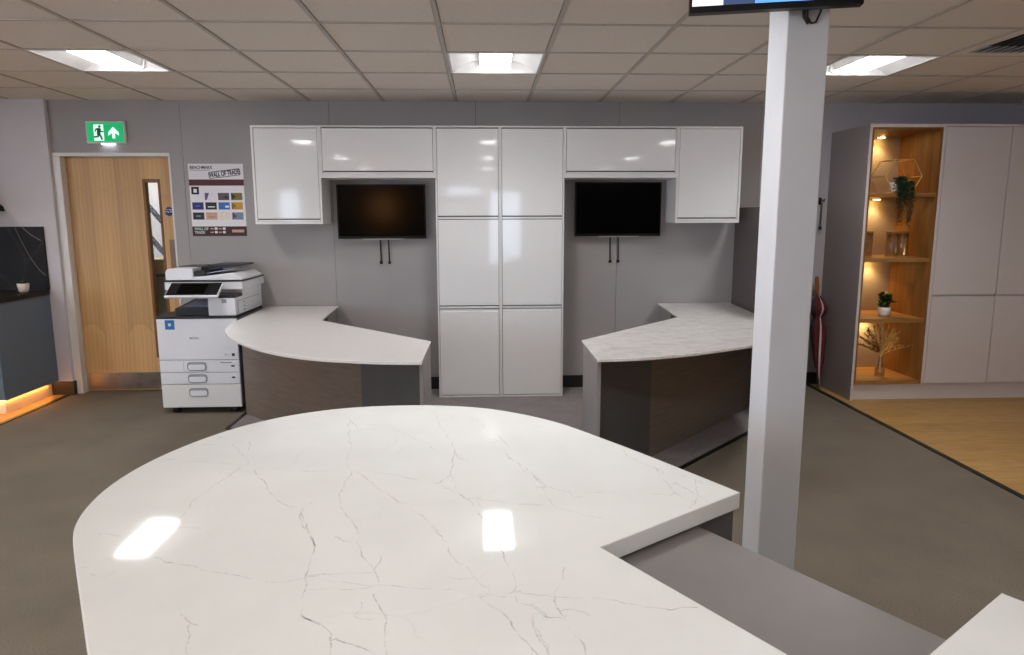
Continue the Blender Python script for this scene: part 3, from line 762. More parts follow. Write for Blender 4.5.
# veins in the stone, laid into the surface
VEINS = [
 (1.0, [(-0.674,1.815),(-0.64,1.763),(-0.602,1.706),(-0.583,1.657),(-0.595,1.624),(-0.606,1.557),(-0.617,1.485),(-0.622,1.412),(-0.616,1.364)]),
 (0.8, [(-0.824,1.708),(-0.758,1.694),(-0.692,1.68),(-0.625,1.659),(-0.582,1.654)]),
 (0.5, [(-0.772,1.819),(-0.718,1.813),(-0.661,1.798)]),
 (0.9, [(-0.678,1.819),(-0.661,1.834),(-0.641,1.844),(-0.624,1.802),(-0.616,1.762)]),
 (0.5, [(-0.743,1.881),(-0.691,1.844),(-0.641,1.844),(-0.561,1.85),(-0.499,1.869)]),
 (0.7, [(-0.562,1.629),(-0.525,1.621),(-0.463,1.608),(-0.418,1.599)]),
 (1.1, [(-0.559,1.622),(-0.526,1.56),(-0.497,1.522),(-0.474,1.471),(-0.446,1.43),(-0.417,1.4),(-0.381,1.388),(-0.378,1.358),(-0.35,1.283)]),
 (1.0, [(-0.366,1.426),(-0.373,1.4),(-0.384,1.376)]),
 (1.0, [(-0.386,1.382),(-0.365,1.328),(-0.345,1.278),(-0.315,1.211)]),
 (0.9, [(-0.5,2.118),(-0.447,2.083),(-0.407,2.049),(-0.389,1.99),(-0.36,1.924),(-0.303,1.917),(-0.254,1.914),(-0.215,1.872),(-0.155,1.793),(-0.091,1.697)]),
 (0.4, [(-0.388,1.982),(-0.326,1.974),(-0.282,1.967)]),
 (0.6, [(-0.406,2.041),(-0.385,1.93),(-0.368,1.82),(-0.348,1.702),(-0.324,1.598)]),
 (0.8, [(-0.442,1.6),(-0.396,1.601),(-0.35,1.602),(-0.323,1.598),(-0.31,1.594)]),
 (1.1, [(-0.316,1.594),(-0.319,1.55),(-0.318,1.498),(-0.319,1.45),(-0.306,1.397),(-0.288,1.36),(-0.264,1.312),(-0.243,1.273)]),
 (1.2, [(-0.311,1.597),(-0.296,1.577),(-0.255,1.517),(-0.213,1.452),(-0.187,1.409),(-0.163,1.383),(-0.14,1.35),(-0.111,1.299),(-0.089,1.26)]),
 (1.0, [(-0.302,1.597),(-0.26,1.588),(-0.22,1.57),(-0.18,1.544),(-0.145,1.527),(-0.11,1.51),(-0.09,1.539),(-0.08,1.562)]),
 (0.8, [(-0.174,2.137),(-0.143,2.015),(-0.107,1.882),(-0.086,1.795),(-0.077,1.735),(-0.056,1.661),(-0.038,1.647)]),
 (1.4, [(-0.077,1.735),(-0.081,1.671),(-0.08,1.602),(-0.081,1.56),(-0.097,1.527),(-0.111,1.503)]),
 (0.7, [(-0.08,1.554),(-0.07,1.523),(-0.07,1.476),(-0.095,1.478)]),
 (1.2, [(-0.101,1.498),(-0.075,1.465),(-0.053,1.44),(-0.039,1.415),(-0.022,1.371),(-0.007,1.323),(0.005,1.277)]),
 (0.6, [(-0.039,1.415),(-0.026,1.425),(0.001,1.408),(0.047,1.39),(0.103,1.377),(0.136,1.373)]),
 (0.6, [(-0.049,2.062),(-0.011,1.958),(0.03,1.864),(0.061,1.778)]),
 (0.8, [(0.015,1.79),(0.049,1.82),(0.067,1.757)]),
 (1.0, [(0.052,1.71),(0.074,1.645),(0.101,1.585),(0.115,1.541),(0.135,1.476)]),
 (0.7, [(0.108,1.478),(0.132,1.472),(0.146,1.483)]),
 (0.8, [(0.052,1.71),(0.085,1.619),(0.112,1.542),(0.13,1.481),(0.158,1.461),(0.183,1.445),(0.22,1.437),(0.263,1.438),(0.311,1.433),(0.358,1.425),(0.4,1.42)]),
 (0.9, [(0.113,1.477),(0.143,1.48)]),
 (0.6, [(0.183,1.445),(0.19,1.412),(0.214,1.417)]),
 (0.5, [(0.13,1.481),(0.132,1.415),(0.148,1.363),(0.185,1.337),(0.226,1.311),(0.262,1.293)]),
 (0.4, [(0.031,1.387),(0.083,1.389),(0.123,1.376)]),
 (1.1, [(0.356,1.727),(0.36,1.671),(0.371,1.648),(0.395,1.604),(0.412,1.578),(0.412,1.53),(0.415,1.477),(0.415,1.428),(0.398,1.412)]),
 (1.0, [(0.396,1.599),(0.422,1.569),(0.426,1.499),(0.44,1.466),(0.455,1.426),(0.468,1.398),(0.474,1.382)]),
 (0.8, [(0.415,1.477),(0.439,1.483)]),
 (0.9, [(0.46,1.535),(0.485,1.503),(0.495,1.473)]),
 (0.7, [(0.415,1.428),(0.432,1.4),(0.445,1.374),(0.423,1.343)]),
 (0.5, [(0.485,1.503),(0.466,1.425),(0.436,1.361)]),
 (1.2, [(-0.354,1.303),(-0.334,1.26),(-0.317,1.221),(-0.311,1.172),(-0.305,1.128),(-0.305,1.102),(-0.294,1.056),(-0.285,1.013),(-0.284,0.991),(-0.266,0.972),(-0.247,0.958)]),
 (1.0, [(-0.596,1.187),(-0.564,1.164),(-0.53,1.154),(-0.501,1.144),(-0.474,1.127),(-0.438,1.117),(-0.405,1.105),(-0.38,1.092),(-0.354,1.086),(-0.335,1.087),(-0.305,1.097),(-0.281,1.106)]),
 (0.7, [(-0.602,1.302),(-0.553,1.297)]),
 (0.6, [(-0.746,1.284),(-0.717,1.28),(-0.691,1.27)]),
 (0.7, [(-0.705,1.147),(-0.69,1.153)]),
 (0.5, [(-0.677,1.129),(-0.639,1.115),(-0.636,1.139)]),
 (1.3, [(-0.469,1.0),(-0.457,0.989),(-0.443,0.973),(-0.428,0.966)]),
 (0.8, [(-0.443,0.971),(-0.431,0.943),(-0.414,0.895)]),
 (0.8, [(-0.306,1.103),(-0.279,1.11),(-0.241,1.108),(-0.213,1.11),(-0.188,1.107)]),
 (0.6, [(-0.301,1.091),(-0.262,1.088),(-0.228,1.079),(-0.202,1.07),(-0.174,1.069)]),
 (0.6, [(-0.293,1.06),(-0.256,1.062),(-0.216,1.058),(-0.182,1.067)]),
 (1.0, [(-0.255,1.298),(-0.242,1.255),(-0.238,1.217),(-0.224,1.177),(-0.2,1.136),(-0.188,1.11),(-0.179,1.075)]),
 (1.0, [(-0.288,1.252),(-0.265,1.231),(-0.24,1.217)]),
 (1.1, [(-0.191,1.118),(-0.187,1.144),(-0.186,1.17)]),
 (1.0, [(-0.178,1.07),(-0.145,1.064),(-0.117,1.057),(-0.08,1.052),(-0.044,1.046),(-0.013,1.032),(0.034,1.023)]),
 (1.6, [(-0.151,1.065),(-0.137,1.062)]),
 (1.1, [(-0.106,1.291),(-0.084,1.243),(-0.068,1.197),(-0.052,1.143),(-0.034,1.124),(-0.021,1.09),(-0.009,1.063),(0.007,1.046)]),
 (0.8, [(-0.062,1.088),(-0.042,1.081),(-0.021,1.082)]),
 (0.9, [(-0.04,1.018),(-0.017,1.028),(0.003,1.024)]),
 (0.8, [(0.005,1.061),(0.005,1.038)]),
 (1.3, [(0.026,1.183),(0.034,1.139),(0.045,1.103),(0.051,1.063),(0.042,1.037),(0.032,1.03)]),
 (1.3, [(0.038,1.032),(0.058,1.041)]),
 (1.1, [(-0.011,1.028),(0.01,0.996),(0.034,0.961),(0.045,0.927),(0.061,0.894),(0.071,0.871)]),
 (1.2, [(0.04,1.037),(0.062,1.031),(0.089,1.025),(0.102,1.024)]),
 (1.0, [(0.046,1.026),(0.051,1.005),(0.071,0.996),(0.081,0.981),(0.091,0.963)]),
 (1.0, [(0.07,0.975),(0.069,0.944),(0.073,0.919),(0.081,0.896),(0.086,0.87)]),
 (0.7, [(0.072,0.975),(0.097,0.973)]),
 (1.2, [(0.089,0.963),(0.096,0.963)]),
 (1.1, [(-0.28,0.986),(-0.257,0.968),(-0.239,0.952),(-0.225,0.933),(-0.224,0.918)]),
 (1.4, [(-0.224,0.917),(-0.217,0.924),(-0.196,0.911),(-0.169,0.896),(-0.154,0.884)]),
 (1.0, [(-0.223,0.916),(-0.216,0.884)]),
 (1.2, [(-0.182,1.043),(-0.172,1.016),(-0.161,0.993),(-0.15,0.967),(-0.147,0.935),(-0.145,0.906),(-0.138,0.881)]),
 (0.7, [(-0.198,1.023),(-0.192,0.998),(-0.201,0.979),(-0.191,0.972),(-0.17,0.968)]),
 (0.4, [(-0.197,0.938),(-0.181,0.928),(-0.162,0.936)]),
 (1.1, [(0.135,1.114),(0.131,1.095),(0.13,1.067),(0.118,1.048),(0.109,1.03),(0.107,1.005),(0.112,0.981),(0.118,0.964)]),
 (1.2, [(0.07,1.03),(0.094,1.025),(0.117,1.019),(0.147,1.015),(0.182,1.012),(0.204,1.005),(0.217,0.995),(0.239,0.988),(0.285,0.974),(0.298,0.979),(0.329,0.979)]),
 (0.9, [(0.069,1.005),(0.083,0.985),(0.092,0.963),(0.117,0.959),(0.123,0.97)]),
 (1.1, [(0.117,0.959),(0.121,0.932),(0.134,0.905),(0.138,0.887),(0.137,0.865)]),
 (1.1, [(0.07,0.973),(0.07,0.944),(0.08,0.907),(0.087,0.89),(0.087,0.868)]),
 (0.4, [(0.112,0.981),(0.133,0.983),(0.159,0.962)]),
 (0.5, [(0.094,1.025),(0.094,1.023)]),
]
def jag(P, amp, n):
    for _ in range(n):
        q = [P[0]]
        for a, b_ in zip(P, P[1:]):
            mid = (a+b_)/2; ln = (b_-a).length; dd = (b_-a).normalized() if ln > 0 else Vector((1,0))
            q += [mid+Vector((-dd.y, dd.x))*random.uniform(-1,1)*ln*amp, b_]
        P = q
    return P
vi = m.mi('quartz_vein')
for w, pl in VEINS:
    P = jag([Vector(q) for q in pl], .085, 3)
    ws = [(.0004+.0008*w)*random.uniform(.3,1.3) for _ in P]; ws[0] = ws[-1] = .0001
    vl = []
    for k, p in enumerate(P):
        dd = (P[min(k+1,len(P)-1)]-P[max(k-1,0)]).normalized(); nn = Vector((-dd.y, dd.x))*ws[k]
        vl.append((m.bm.verts.new((p.x+nn.x, p.y+nn.y, .90012)), m.bm.verts.new((p.x-nn.x, p.y-nn.y, .90012))))
    for (a, b_), (c, e) in zip(vl, vl[1:]):
        f = m.bm.faces.new((a, b_, e, c)); f.material_index = vi
        if f.normal.z < 0: f.normal_flip()
m.build('slab', None, wt)
# grey lower worktop filling the notch
def off(p, along, out): q = Vector(p)+d*along+nrm*out; return (q.x, q.y)
Ak = A
gz = .853
g = thing('grey_worktop', 'flat grey worktop in the notch of the white quartz worktop', 'worktop', None, (.4, 1.0, .83))
MB().prism([off(Ak, -.03, -.128), off(Ak, 1.6, -.128), off(Ak, 1.6, -1.03), off(Ak, -.03, -1.03)], .83, gz, 'z', .002).build('top_panel', 'counter_grey', g)
bs = thing('counter_base', 'dark grey base cabinet carrying the white quartz worktop', 'cabinet', None, (-.1, 1.2, 0))
MB().prism([off(Ak, -.012, -.004), off(Ak, -.030, -.004), off(Ak, -.030, -.95), off(Ak, -.012, -.95)], .004, .8615).build('end_panel', 'counter_dark', bs)
MB().prism([off(Ak, -.030, -.143), off(Ak, 1.6, -.143), off(Ak, 1.6, -.173), off(Ak, -.030, -.173)], .004, .8295).build('front_panel', 'desk_grey', bs)
inner = [off(Ak, -.031, -.16)]
cen = Vector((sum(p.x for p in poly[1:60])/59, sum(p.y for p in poly[1:60])/59))
ring = []
for p in poly[1:len(crv)]:
    q = Vector(p)+(Vector((-.12,1.5))-Vector(p)).normalized()*.20; ring.append((q.x, q.y))
ring = ring[4:-1]
MB().prism([off(Ak, -.031, -.16)]+ring+[off(Ak, -.031, -.99)], .004, .8615).build('curved_body', 'counter_dark', bs)
MB().prism([off(Ak, -.029, -1.0), off(Ak, 1.6, -1.0), off(Ak, 1.6, -1.02), off(Ak, -.029, -1.02)], .004, .8295).build('rear_panel', 'counter_dark', bs)

# ------------------------------------------------------------------ column and its monitor
cl = thing('support_column', 'square white column between the counter and the right desk', 'column', None, (.947, 2.135, 0))
MB().box(.878, 1.001, 2.06, 2.195, .001, CE+.05, .004).build('shaft', 'column_white', cl)
mo = thing('hanging_monitor', 'black monitor mounted high on the white column, cut by the top edge', 'monitor', None, (.84, 1.97, 2.06))
L = Vector((.5835, 2.033, 2.062)); R_ = Vector((1.028, 1.930, 2.062))
dd = (R_-L).normalized(); ww = (R_-L).length; ang = math.atan2(dd.y, dd.x); Rm = Matrix.Translation(L) @ Matrix.Rotation(ang, 4, 'Z')
def mon(mb, name, mat=None, par=None):
    bmesh.ops.transform(mb.bm, matrix=Rm, verts=mb.bm.verts); return mb.build(name, mat, par)
Hm = .29
mon(MB().box(0, ww, 0, .035, 0, Hm, .003), 'casing', 'bezel_black', mo)
sc_ = MB(); sc_.box(.008, ww*.20, -.001, .003, .017, Hm-.008, mat='tv_white'); sc_.box(ww*.20, ww*.385, -.001, .003, .017, Hm-.008, mat='tv_navy'); sc_.box(ww*.385, ww-.008, -.001, .003, .017, Hm-.008, mat='tv_blue')
mon(sc_, 'screen', None, mo)
MB().box(.895, .985, 1.995, 2.0595, 2.16, 2.30, .004).build('bracket', 'bezel_black', mo)
MB().tube([(.925,2.05,2.13), (.93,2.05,2.06), (.942,2.05,2.043), (.955,2.05,2.046), (.968,2.05,2.075), (.968,2.05,2.13)], .003).tube([(.915,2.05,2.12), (.92,2.05,2.06), (.934,2.05,2.042)], .005).build('cable', 'cable_black', mo)

# ------------------------------------------------------------------ printer
pr = thing('office_printer', 'large white multifunction printer between the oak door and the left desk', 'printer', None, (-2.18, 5.65, 0))
X0, X1, Y0, Y1 = -2.482, -1.885, 5.31, 5.95
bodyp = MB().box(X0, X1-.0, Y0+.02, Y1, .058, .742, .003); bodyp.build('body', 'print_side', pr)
fp = MB().box(X0-.002, X1+.002, Y0-.004, Y0+.02, .425, .742, .005).build('front_cover', 'print_white', pr)
def drawer(z0, z1, mat, split=False):
    dw = MB().box(X0-.002, X1+.002, Y0-.004, Y0+.02, z0, z1, .004).build('drawer', mat, pr)
    zc = (z0+z1)/2+ (.0 if z1-z0 < .12 else .03); xc = -2.205 if True else 0
    hd = MB().prism(rrect(xc, zc, .146, .07, .024), Y0-.0045, Y0-.008, 'y', .001)
    h = sub(hd, 'handle', 'print_grey', dw)
    hi = MB().prism(rrect(xc, zc-.006, .126, .042, .014), Y0-.0082, Y0-.011, 'y', .001); sub(hi, 'handle_insert', 'print_white', dw)
    return dw
d1 = drawer(.327, .422, 'print_white'); d2 = drawer(.234, .324, 'print_white'); d3 = drawer(.05, .230, 'print_cream')
sub(MB().box(-2.305, -2.303, Y0-.0048, Y0-.003, .33, .415), 'seam', 'print_grey', d1)
for dw, z in ((d1, .375), (d2, .285)): sub(MB().box(X1-.06, X1-.035, Y0-.005, Y0-.0035, z-.006, z+.006), 'size_label', 'print_black', dw)
sub(MB().box(X1-.14, X1-.055, Y0-.005, Y0-.0035, .398, .406), 'size_label', 'print_grey', d1)
# front cover marks
MB().box(-2.42, -2.35, Y0-.006, Y0-.0042, .662, .735).build('blue_sticker', 'print_blue', pr)
MB().box(-2.395, -2.375, Y0-.0072, Y0-.0061, .688, .71).build('sticker_mark', 'mint', pr)
text('brand_lettering', 'RICOH', (-2.21, Y0-.0047, .593), .022, 'print_black', pr, align='CENTER')
MB().box(X1-.05, X1-.028, Y0-.006, Y0-.0042, .452, .474).build('badge', 'print_black', pr)
text('model_lettering', 'IM C', (X1-.085, Y0-.0047, .463), .018, 'print_grey', pr, align='CENTER')
# black deck, output tray, tower
MB().box(X0, X1, Y0-.002, Y1, .743, .765, .003).build('deck_trim', 'print_black', pr)
MB().prism([(5.36,.766), (5.36,.815), (5.85,.86), (5.85,.766)], -2.36, -2.10, 'x').build('output_tray', 'print_black', pr)
MB().prism([(5.40,.822), (5.40,.826), (5.80,.862), (5.80,.858)], -2.31, -2.11, 'x').build('printed_page', 'paper_blue', pr)
MB().box(-2.09, X1, Y0, Y1, .766, .90, .006).build('tower', 'print_white', pr)
MB().box(-2.36, -2.09, Y1-.12, Y1, .766, .95, .004).build('rear_housing', 'paper_blue', pr)
MB().box(-2.092, X1+.003, Y0-.002, Y0+.16, .901, .925, .003).build('tower_cap', 'print_black', pr)
MB().box(-2.085, X1+.001, Y0+.17, Y1, .901, .951, .004).build('side_housing', 'print_white', pr)
MB().box(X1+.001, X1+.003, Y0+.05, Y1-.08, .87, .874).box(X1+.001, X1+.003, Y0+.05, Y0+.054, .78, .87).build('side_panel_seam', 'print_grey', pr)
for k in range(3): MB().box(X1+.0005, X1+.004, Y0+.18, Y0+.21, .845-.03*k, .853-.03*k).build('side_mark', 'print_grey', pr)
MB().box(-1.985, -1.95, Y0-.003, Y0+.001, .862, .892).build('reader_mark', 'print_grey', pr)
# scanner and document feeder
SZ = -.034
MB().box(-2.455, X1+.02, 5.43, Y1+.02, .985+SZ, 1.048+SZ, .006).build('scanner_body', 'print_white', pr)
MB().box(-2.455, X1+.022, 5.425, Y1+.022, 1.0485+SZ, 1.06+SZ, .002).build('scanner_lid_trim', 'print_black', pr)
MB().prism([(a_, z_+SZ) for a_, z_ in ((-2.448,1.061), (-2.448,1.12), (-2.435,1.143), (-2.41,1.15), (-2.24,1.15), (-2.24,1.061))], 5.44, 5.92, 'y', .004).build('document_feeder', 'print_white', pr)
MB().prism([(a_, z_+SZ) for a_, z_ in ((-2.239,1.061), (-2.239,1.085), (-2.15,1.09), (-1.93,1.115), (-1.865,1.075), (-1.865,1.061))], 5.44, 5.92, 'y', .003).build('feeder_base', 'print_white', pr)
MB().prism([(a_, z_+SZ) for a_, z_ in ((-2.44,1.151), (-2.24,1.151), (-2.17,1.168), (-1.93,1.168), (-1.93,1.155), (-2.225,1.12), (-2.235,1.1505), (-2.44,1.1505))], 5.60, 5.925, 'y').build('feeder_lid', 'print_black', pr)
MB().prism([(a_, z_+SZ) for a_, z_ in ((-2.23,1.094), (-1.95,1.136), (-1.95,1.142), (-2.23,1.10))], 5.5, 5.86, 'y').build('feeder_tray', 'paper_blue', pr)
MB().box(-2.238, -2.16, 5.46, 5.86, 1.091+SZ, 1.128+SZ, .004).build('feeder_mouth', 'print_black', pr)
# tilted control panel
RP = Matrix.Rotation(math.radians(-58), 4, 'X'); PV = (-2.2,5.23,.915)
MB().box(-2.375, -1.985, 5.22, 5.24, .915, 1.085, .004, rot=RP, piv=PV).build('control_panel', 'print_white', pr)
cps = MB().box(-2.37, -1.992, 5.2185, 5.221, .93, 1.08, .0005, rot=RP, piv=PV).build('touch_panel', 'panel_black', pr)
sub(MB().box(-2.295, -2.09, 5.2165, 5.2188, .945, 1.065, rot=RP, piv=PV), 'display', 'screen_black', cps)
MB().box(-2.35, -2.10, 5.29, 5.43, .952, .966, .003).build('panel_arm', 'print_grey', pr)
for x in (X0+.08, X1-.06):
    for y in (Y0+.045, Y1-.08):
        cs = MB().tube([(x-.022, y, .027), (x+.022, y, .027)], .0265, 16).box(x-.018, x+.018, y-.02, y+.02, .04, .0545, .002); cs.build('caster', 'rubber', pr)

# ------------------------------------------------------------------ kitchen at left
kb = thing('base_cabinet', 'blue grey base cabinet under the black worktop at the left edge', 'cabinet', None, (-4.1, 5.6, 0))
kx = -3.645
MB().box(-4.9, kx, 5.30, 5.953, .125, .872, .002).build('carcass', 'kitchen_blue', kb)
dk = MB().box(-4.3, kx-.0, 5.278, 5.299, .13, .868, .002).build('door', 'kitchen_blue', kb)
MB().box(-4.9, kx-.06, 5.36, 5.953, .0045, .125, .002).build('plinth', 'cashmere', kb)
MB().box(kx-.045, kx-.035, 5.32, 5.89, .118, .1245).box(-4.6, kx-.05, 5.32, 5.33, .118, .1245).build('light_strip', 'led_warm', kb)
kw = thing('black_worktop', 'black marble worktop on the blue grey cabinet', 'worktop', None, (-4.1, 5.6, .873))
MB().box(-4.9, kx+.015, 5.26, 5.937, .873, .91, .003).build('slab', 'black_marble', kw)
ks = thing('splashback', 'black veined marble splashback panel behind the small potted plant', 'splashback', None, (-4.1, 5.89, .91))
m = MB().box(-4.9, kx+.01, 5.938, 5.954, .911, 1.434, .001, mat='black_marble')
for pl in ([(-3.86,1.43), (-3.82,1.32), (-3.76,1.18), (-3.70,1.08), (-3.65,1.03)], [(-3.80,1.43), (-3.74,1.37), (-3.66,1.32)]):
    for (a, b_), (c, e) in zip(pl, pl[1:]):
        m.prism([(a,b_+.003), (c,e+.003), (c,e-.003), (a,b_-.003)], 5.9377, 5.9385, 'y', mat='shelf_back')
m.build('panel', None, ks)
pp = thing('potted_plant', 'tiny plant in a small cream pot on the black worktop', 'plant', None, (-3.72, 5.74, .91))
pc = (-3.715, 5.74, .911)
MB().lathe([(.028,0), (.036,.02), (.042,.05), (.043,.072), (.038,.072), (.036,.062)], pc).build('pot', 'pot_cream', pp)
m = MB()
for k in range(46):
    a = random.uniform(0, 2*PI); m.leaf((pc[0]+.012*math.cos(a), pc[1]+.012*math.sin(a), pc[2]+.062), (math.cos(a)*.7, math.sin(a)*.7, random.uniform(.5,1.6)), random.uniform(.03,.06), .014)
m.build('foliage', 'leaf_dark', pp)
hd = thing('cooker_hood', 'dark cooker hood corner on the lilac wall at the left edge', 'hood', None, (-4.2, 5.6, 1.55))
MB().prism([(-4.9,1.56), (-3.93,1.56), (-3.94,1.60), (-4.15,1.80), (-4.9,1.80)], 5.55, 5.953, 'y', .002).build('canopy', 'bezel_black', hd)
MB().box(-4.55, -4.15, 5.62, 5.953, 1.801, CE-.003, .002).build('chimney', 'bezel_black', hd)

# ------------------------------------------------------------------ right wall: lit shelving and cupboards
su = thing('shelving_unit', 'open oak lined shelving unit with warm spotlights at the right', 'shelves', None, (3.3, 5.7, 0))
sx0, sx1, syf = 2.998, 3.605, 5.40
m = MB(); m.box(sx0, sx0+.02, syf+.002, 5.998, .005, 2.205, .0005, mat='cashmere_shaded'); m.box(sx0, sx0+.02, syf, syf+.0019, .005, 2.205, mat='cashmere'); m.build('side_panel', None, su)  # outer face is a darker cashmere, its shade painted in; front edge stays pale
MB().box(sx1-.022, sx1, syf+.0, 5.998, .14, 2.205, .001).build('side_panel', 'cashmere', su)
MB().box(sx0+.02, sx1-.022, syf, 5.998, 2.18, 2.205, .001).build('top_panel', 'cashmere', su)
MB().box(sx0+.02, sx1, syf+.03, 5.9, .005, .14, .001).build('plinth', 'cashmere', su)
MB().box(sx0+.02, sx1-.022, 5.93, 5.995, .14, 2.18).build('back_panel', 'shelf_back', su)
MB().box(sx1-.04, sx1-.022, syf+.003, 5.93, .14, 2.18).build('oak_lining', 'oak_lining', su)
MB().box(sx0+.02, sx0+.036, syf+.003, 5.93, .14, 2.18).build('oak_lining', 'oak_lining', su)
MB().box(sx0+.036, sx1-.04, syf+.004, 5.93, 2.162, 2.18).build('oak_lining', 'oak_lining', su)
SH = [.150, .662, 1.150, 1.662]
for z in SH: MB().box(sx0+.036, sx1-.04, syf+.004, 5.929, z-.012, z+.018, .001).build('shelf', 'oak_shelf', su)
for z in (2.162, 1.662-.012, 1.150-.012, .662-.012):
    s_ = MB().lathe([(.036,0), (.036,-.007), (.028,-.010)], (3.355, 5.86, z-.0005), 24).build('spotlight', 'silver', su)
    sub(MB().lathe([(.026,0), (.026,-.002)], (3.355, 5.86, z-.0108), 24), 'spotlight_lens', 'puck_warm', s_)
def cupboard(x0, x1, label):
    t = thing('tall_cupboard', label, 'cupboard', 'pale handleless cupboards along the right wall', ((x0+x1)/2, 5.7, 0))
    MB().box(x0, x1, syf+.022, 5.998, .14, 2.205).build('carcass', 'gap_shade_brown', t)  # darker than its pale doors: gap shade is put into the colour
    MB().box(x0, x1, syf, syf+.0215, 2.187, 2.2049).build('top_rail', 'cashmere', t)
    MB().box(x0, x1, syf+.03, 5.9, .005, .1395, .001).build('plinth', 'cashmere', t)
    MB().box(x0+.004, x1-.004, syf, syf+.02, .875, 2.183, .0015).build('upper_door', 'cashmere', t)
    MB().box(x0+.004, x1-.004, syf, syf+.02, .143, .857, .0015).build('lower_door', 'cashmere', t)
    MB().box(x0+.004, x1-.004, syf+.012, syf+.0215, .8575, .8745).build('handle_channel', 'handle_groove', t)
cupboard(3.606, 4.135, 'pale handleless tall cupboard right beside the lit shelving unit')
cupboard(4.136, 4.67, 'pale handleless tall cupboard at the right edge, second from the shelving')
cupboard(4.671, 5.2, 'pale handleless tall cupboard beyond the right edge of the view')

# things on the shelves
z3 = SH[3]+.0185
wf = thing('wire_ornament', 'gold hexagonal wire frame on the top shelf around the trailing plant', 'ornament', None, (3.34, 5.57, z3))
m = MB(); RR = .148; cz = z3+RR*math.cos(PI/6)+.003; hx = 3.325
for y in (5.45, 5.66):
    m.tube([(hx+RR*math.cos(k*PI/3), y, cz+RR*math.sin(k*PI/3)) for k in range(6)], .0035, 6, closed=True)
for k in range(6): m.tube([(hx+RR*math.cos(k*PI/3), 5.45, cz+RR*math.sin(k*PI/3)), (hx+RR*math.cos(k*PI/3), 5.66, cz+RR*math.sin(k*PI/3))], .0035, 6)
m.build('frame', 'gold', wf)
tp = thing('trailing_plant', 'dark green trailing plant hanging over the top shelf edge', 'plant', None, (3.30, 5.5, z3))
MB().lathe([(.036,0), (.046,.03), (.05,.085), (.044,.085), (.042,.06)], (3.30,5.50,z3+.0005)).build('pot', 'pot_white', tp)
m = MB()
for k in range(64):
    a = random.uniform(-PI, 0) if k > 30 else random.uniform(-PI, PI); r = random.uniform(.03,.062); ln = random.uniform(.05,.16) if k < 38 else random.uniform(.16,.36)
    x, y, z = 3.30+.012*math.cos(a), 5.50+.012*math.sin(a), z3+.09
    ex_, ey = 3.305+r*1.15*math.cos(a)+.02, min(5.50+r*math.sin(a), 5.53)
    if ln > .1: ey = random.uniform(5.365, 5.39); ex_ = 3.235+random.uniform(0,.14)
    path = [Vector((x,y,z)), Vector(((x+ex_)/2, (y+ey)/2, z+random.uniform(.01,.04))), Vector((ex_, ey, z-.01))]
    steps = int(ln/.013)
    for q in range(steps): path.append(Vector((ex_+random.uniform(-.006,.006), ey+random.uniform(-.003,.003), z-.02-.013*q)))
    for q in range(len(path)-1):
        p = path[q]
        for _ in range(2):
            m.leaf(p, (random.uniform(-1,1), random.uniform(-1,.4), random.uniform(-.8,.3)), random.uniform(.014,.022), .011)
for k in range(170):
    p = Vector((3.305+random.gauss(0,.038), 5.425+random.uniform(-.02,.03), z3+random.uniform(.02,.125)))
    m.leaf(p, (random.uniform(-1,1), random.uniform(-1,.2), random.uniform(-.9,.4)), random.uniform(.016,.028), .014)
m.build('foliage', 'leaf_trail', tp)
z2 = SH[2]+.0185
def jar(x, y, label):
    t = thing('glass_jar', label, 'jar', 'glass storage jars on the second shelf', (x, y, z2))
    MB().lathe([(.046,0), (.048,.004), (.048,.185), (.045,.19), (.045,.006), (.0,.006)], (x,y,z2+.0005), 28, cap=False).build('jar', 'glass_jar', t)
    MB().lathe([(.047,0), (.049,.004), (.049,.016), (.047,.02)], (x,y,z2+.1915), 28).build('lid', 'oak_shelf', t)
    return t
jar(3.165, 5.63, 'clear glass storage jar with wooden lid at the left end of its shelf')
jar(3.365, 5.60, 'clear glass storage jar with wooden lid in the middle of its shelf')
jar(3.465, 5.63, 'clear glass storage jar with wooden lid nearest the oak side panel')
z1 = SH[1]+.0185
pl = thing('potted_plant', 'leafy dark green plant in a white pot on the third shelf', 'plant', None, (3.36, 5.6, z1))
pc = (3.345, 5.60, z1+.0005)
MB().lathe([(.038,0), (.044,.01), (.048,.04), (.048,.07), (.043,.07), (.041,.062)], pc).build('pot', 'pot_white', pl)
m = MB()
for k in range(110):
    a = random.uniform(0, 2*PI); e = random.uniform(.1,1.6)
    p = Vector((pc[0]+random.uniform(-.035,.035), pc[1]+random.uniform(-.03,.03), pc[2]+random.uniform(.06,.17)))
    m.leaf(p, (math.cos(a), math.sin(a), e), random.uniform(.045,.07), random.uniform(.03,.04), mat='leaf_light' if k % 9 == 0 else 'leaf_dark')
m.build('foliage', None, pl)
z0 = SH[0]+.0185
va = thing('bud_vase', 'small clear glass bottle vase on the bottom shelf', 'vase', None, (3.34, 5.6, z0))
vc = (3.335, 5.58, z0+.0005)
MB().lathe([(.034,0), (.04,.006), (.04,.05), (.018,.10), (.014,.15), (.017,.165), (.013,.163), (.011,.15), (.015,.10), (.036,.05), (.036,.01), (0,.008)], vc, 24, cap=False).build('bottle', 'glass_jar', va)
dg_ = thing('dried_flowers', 'golden dried grasses fanning out of the glass bottle vase', 'dried flowers', None, (3.34, 5.6, z0+.1))
stems = MB(); plumes = MB()
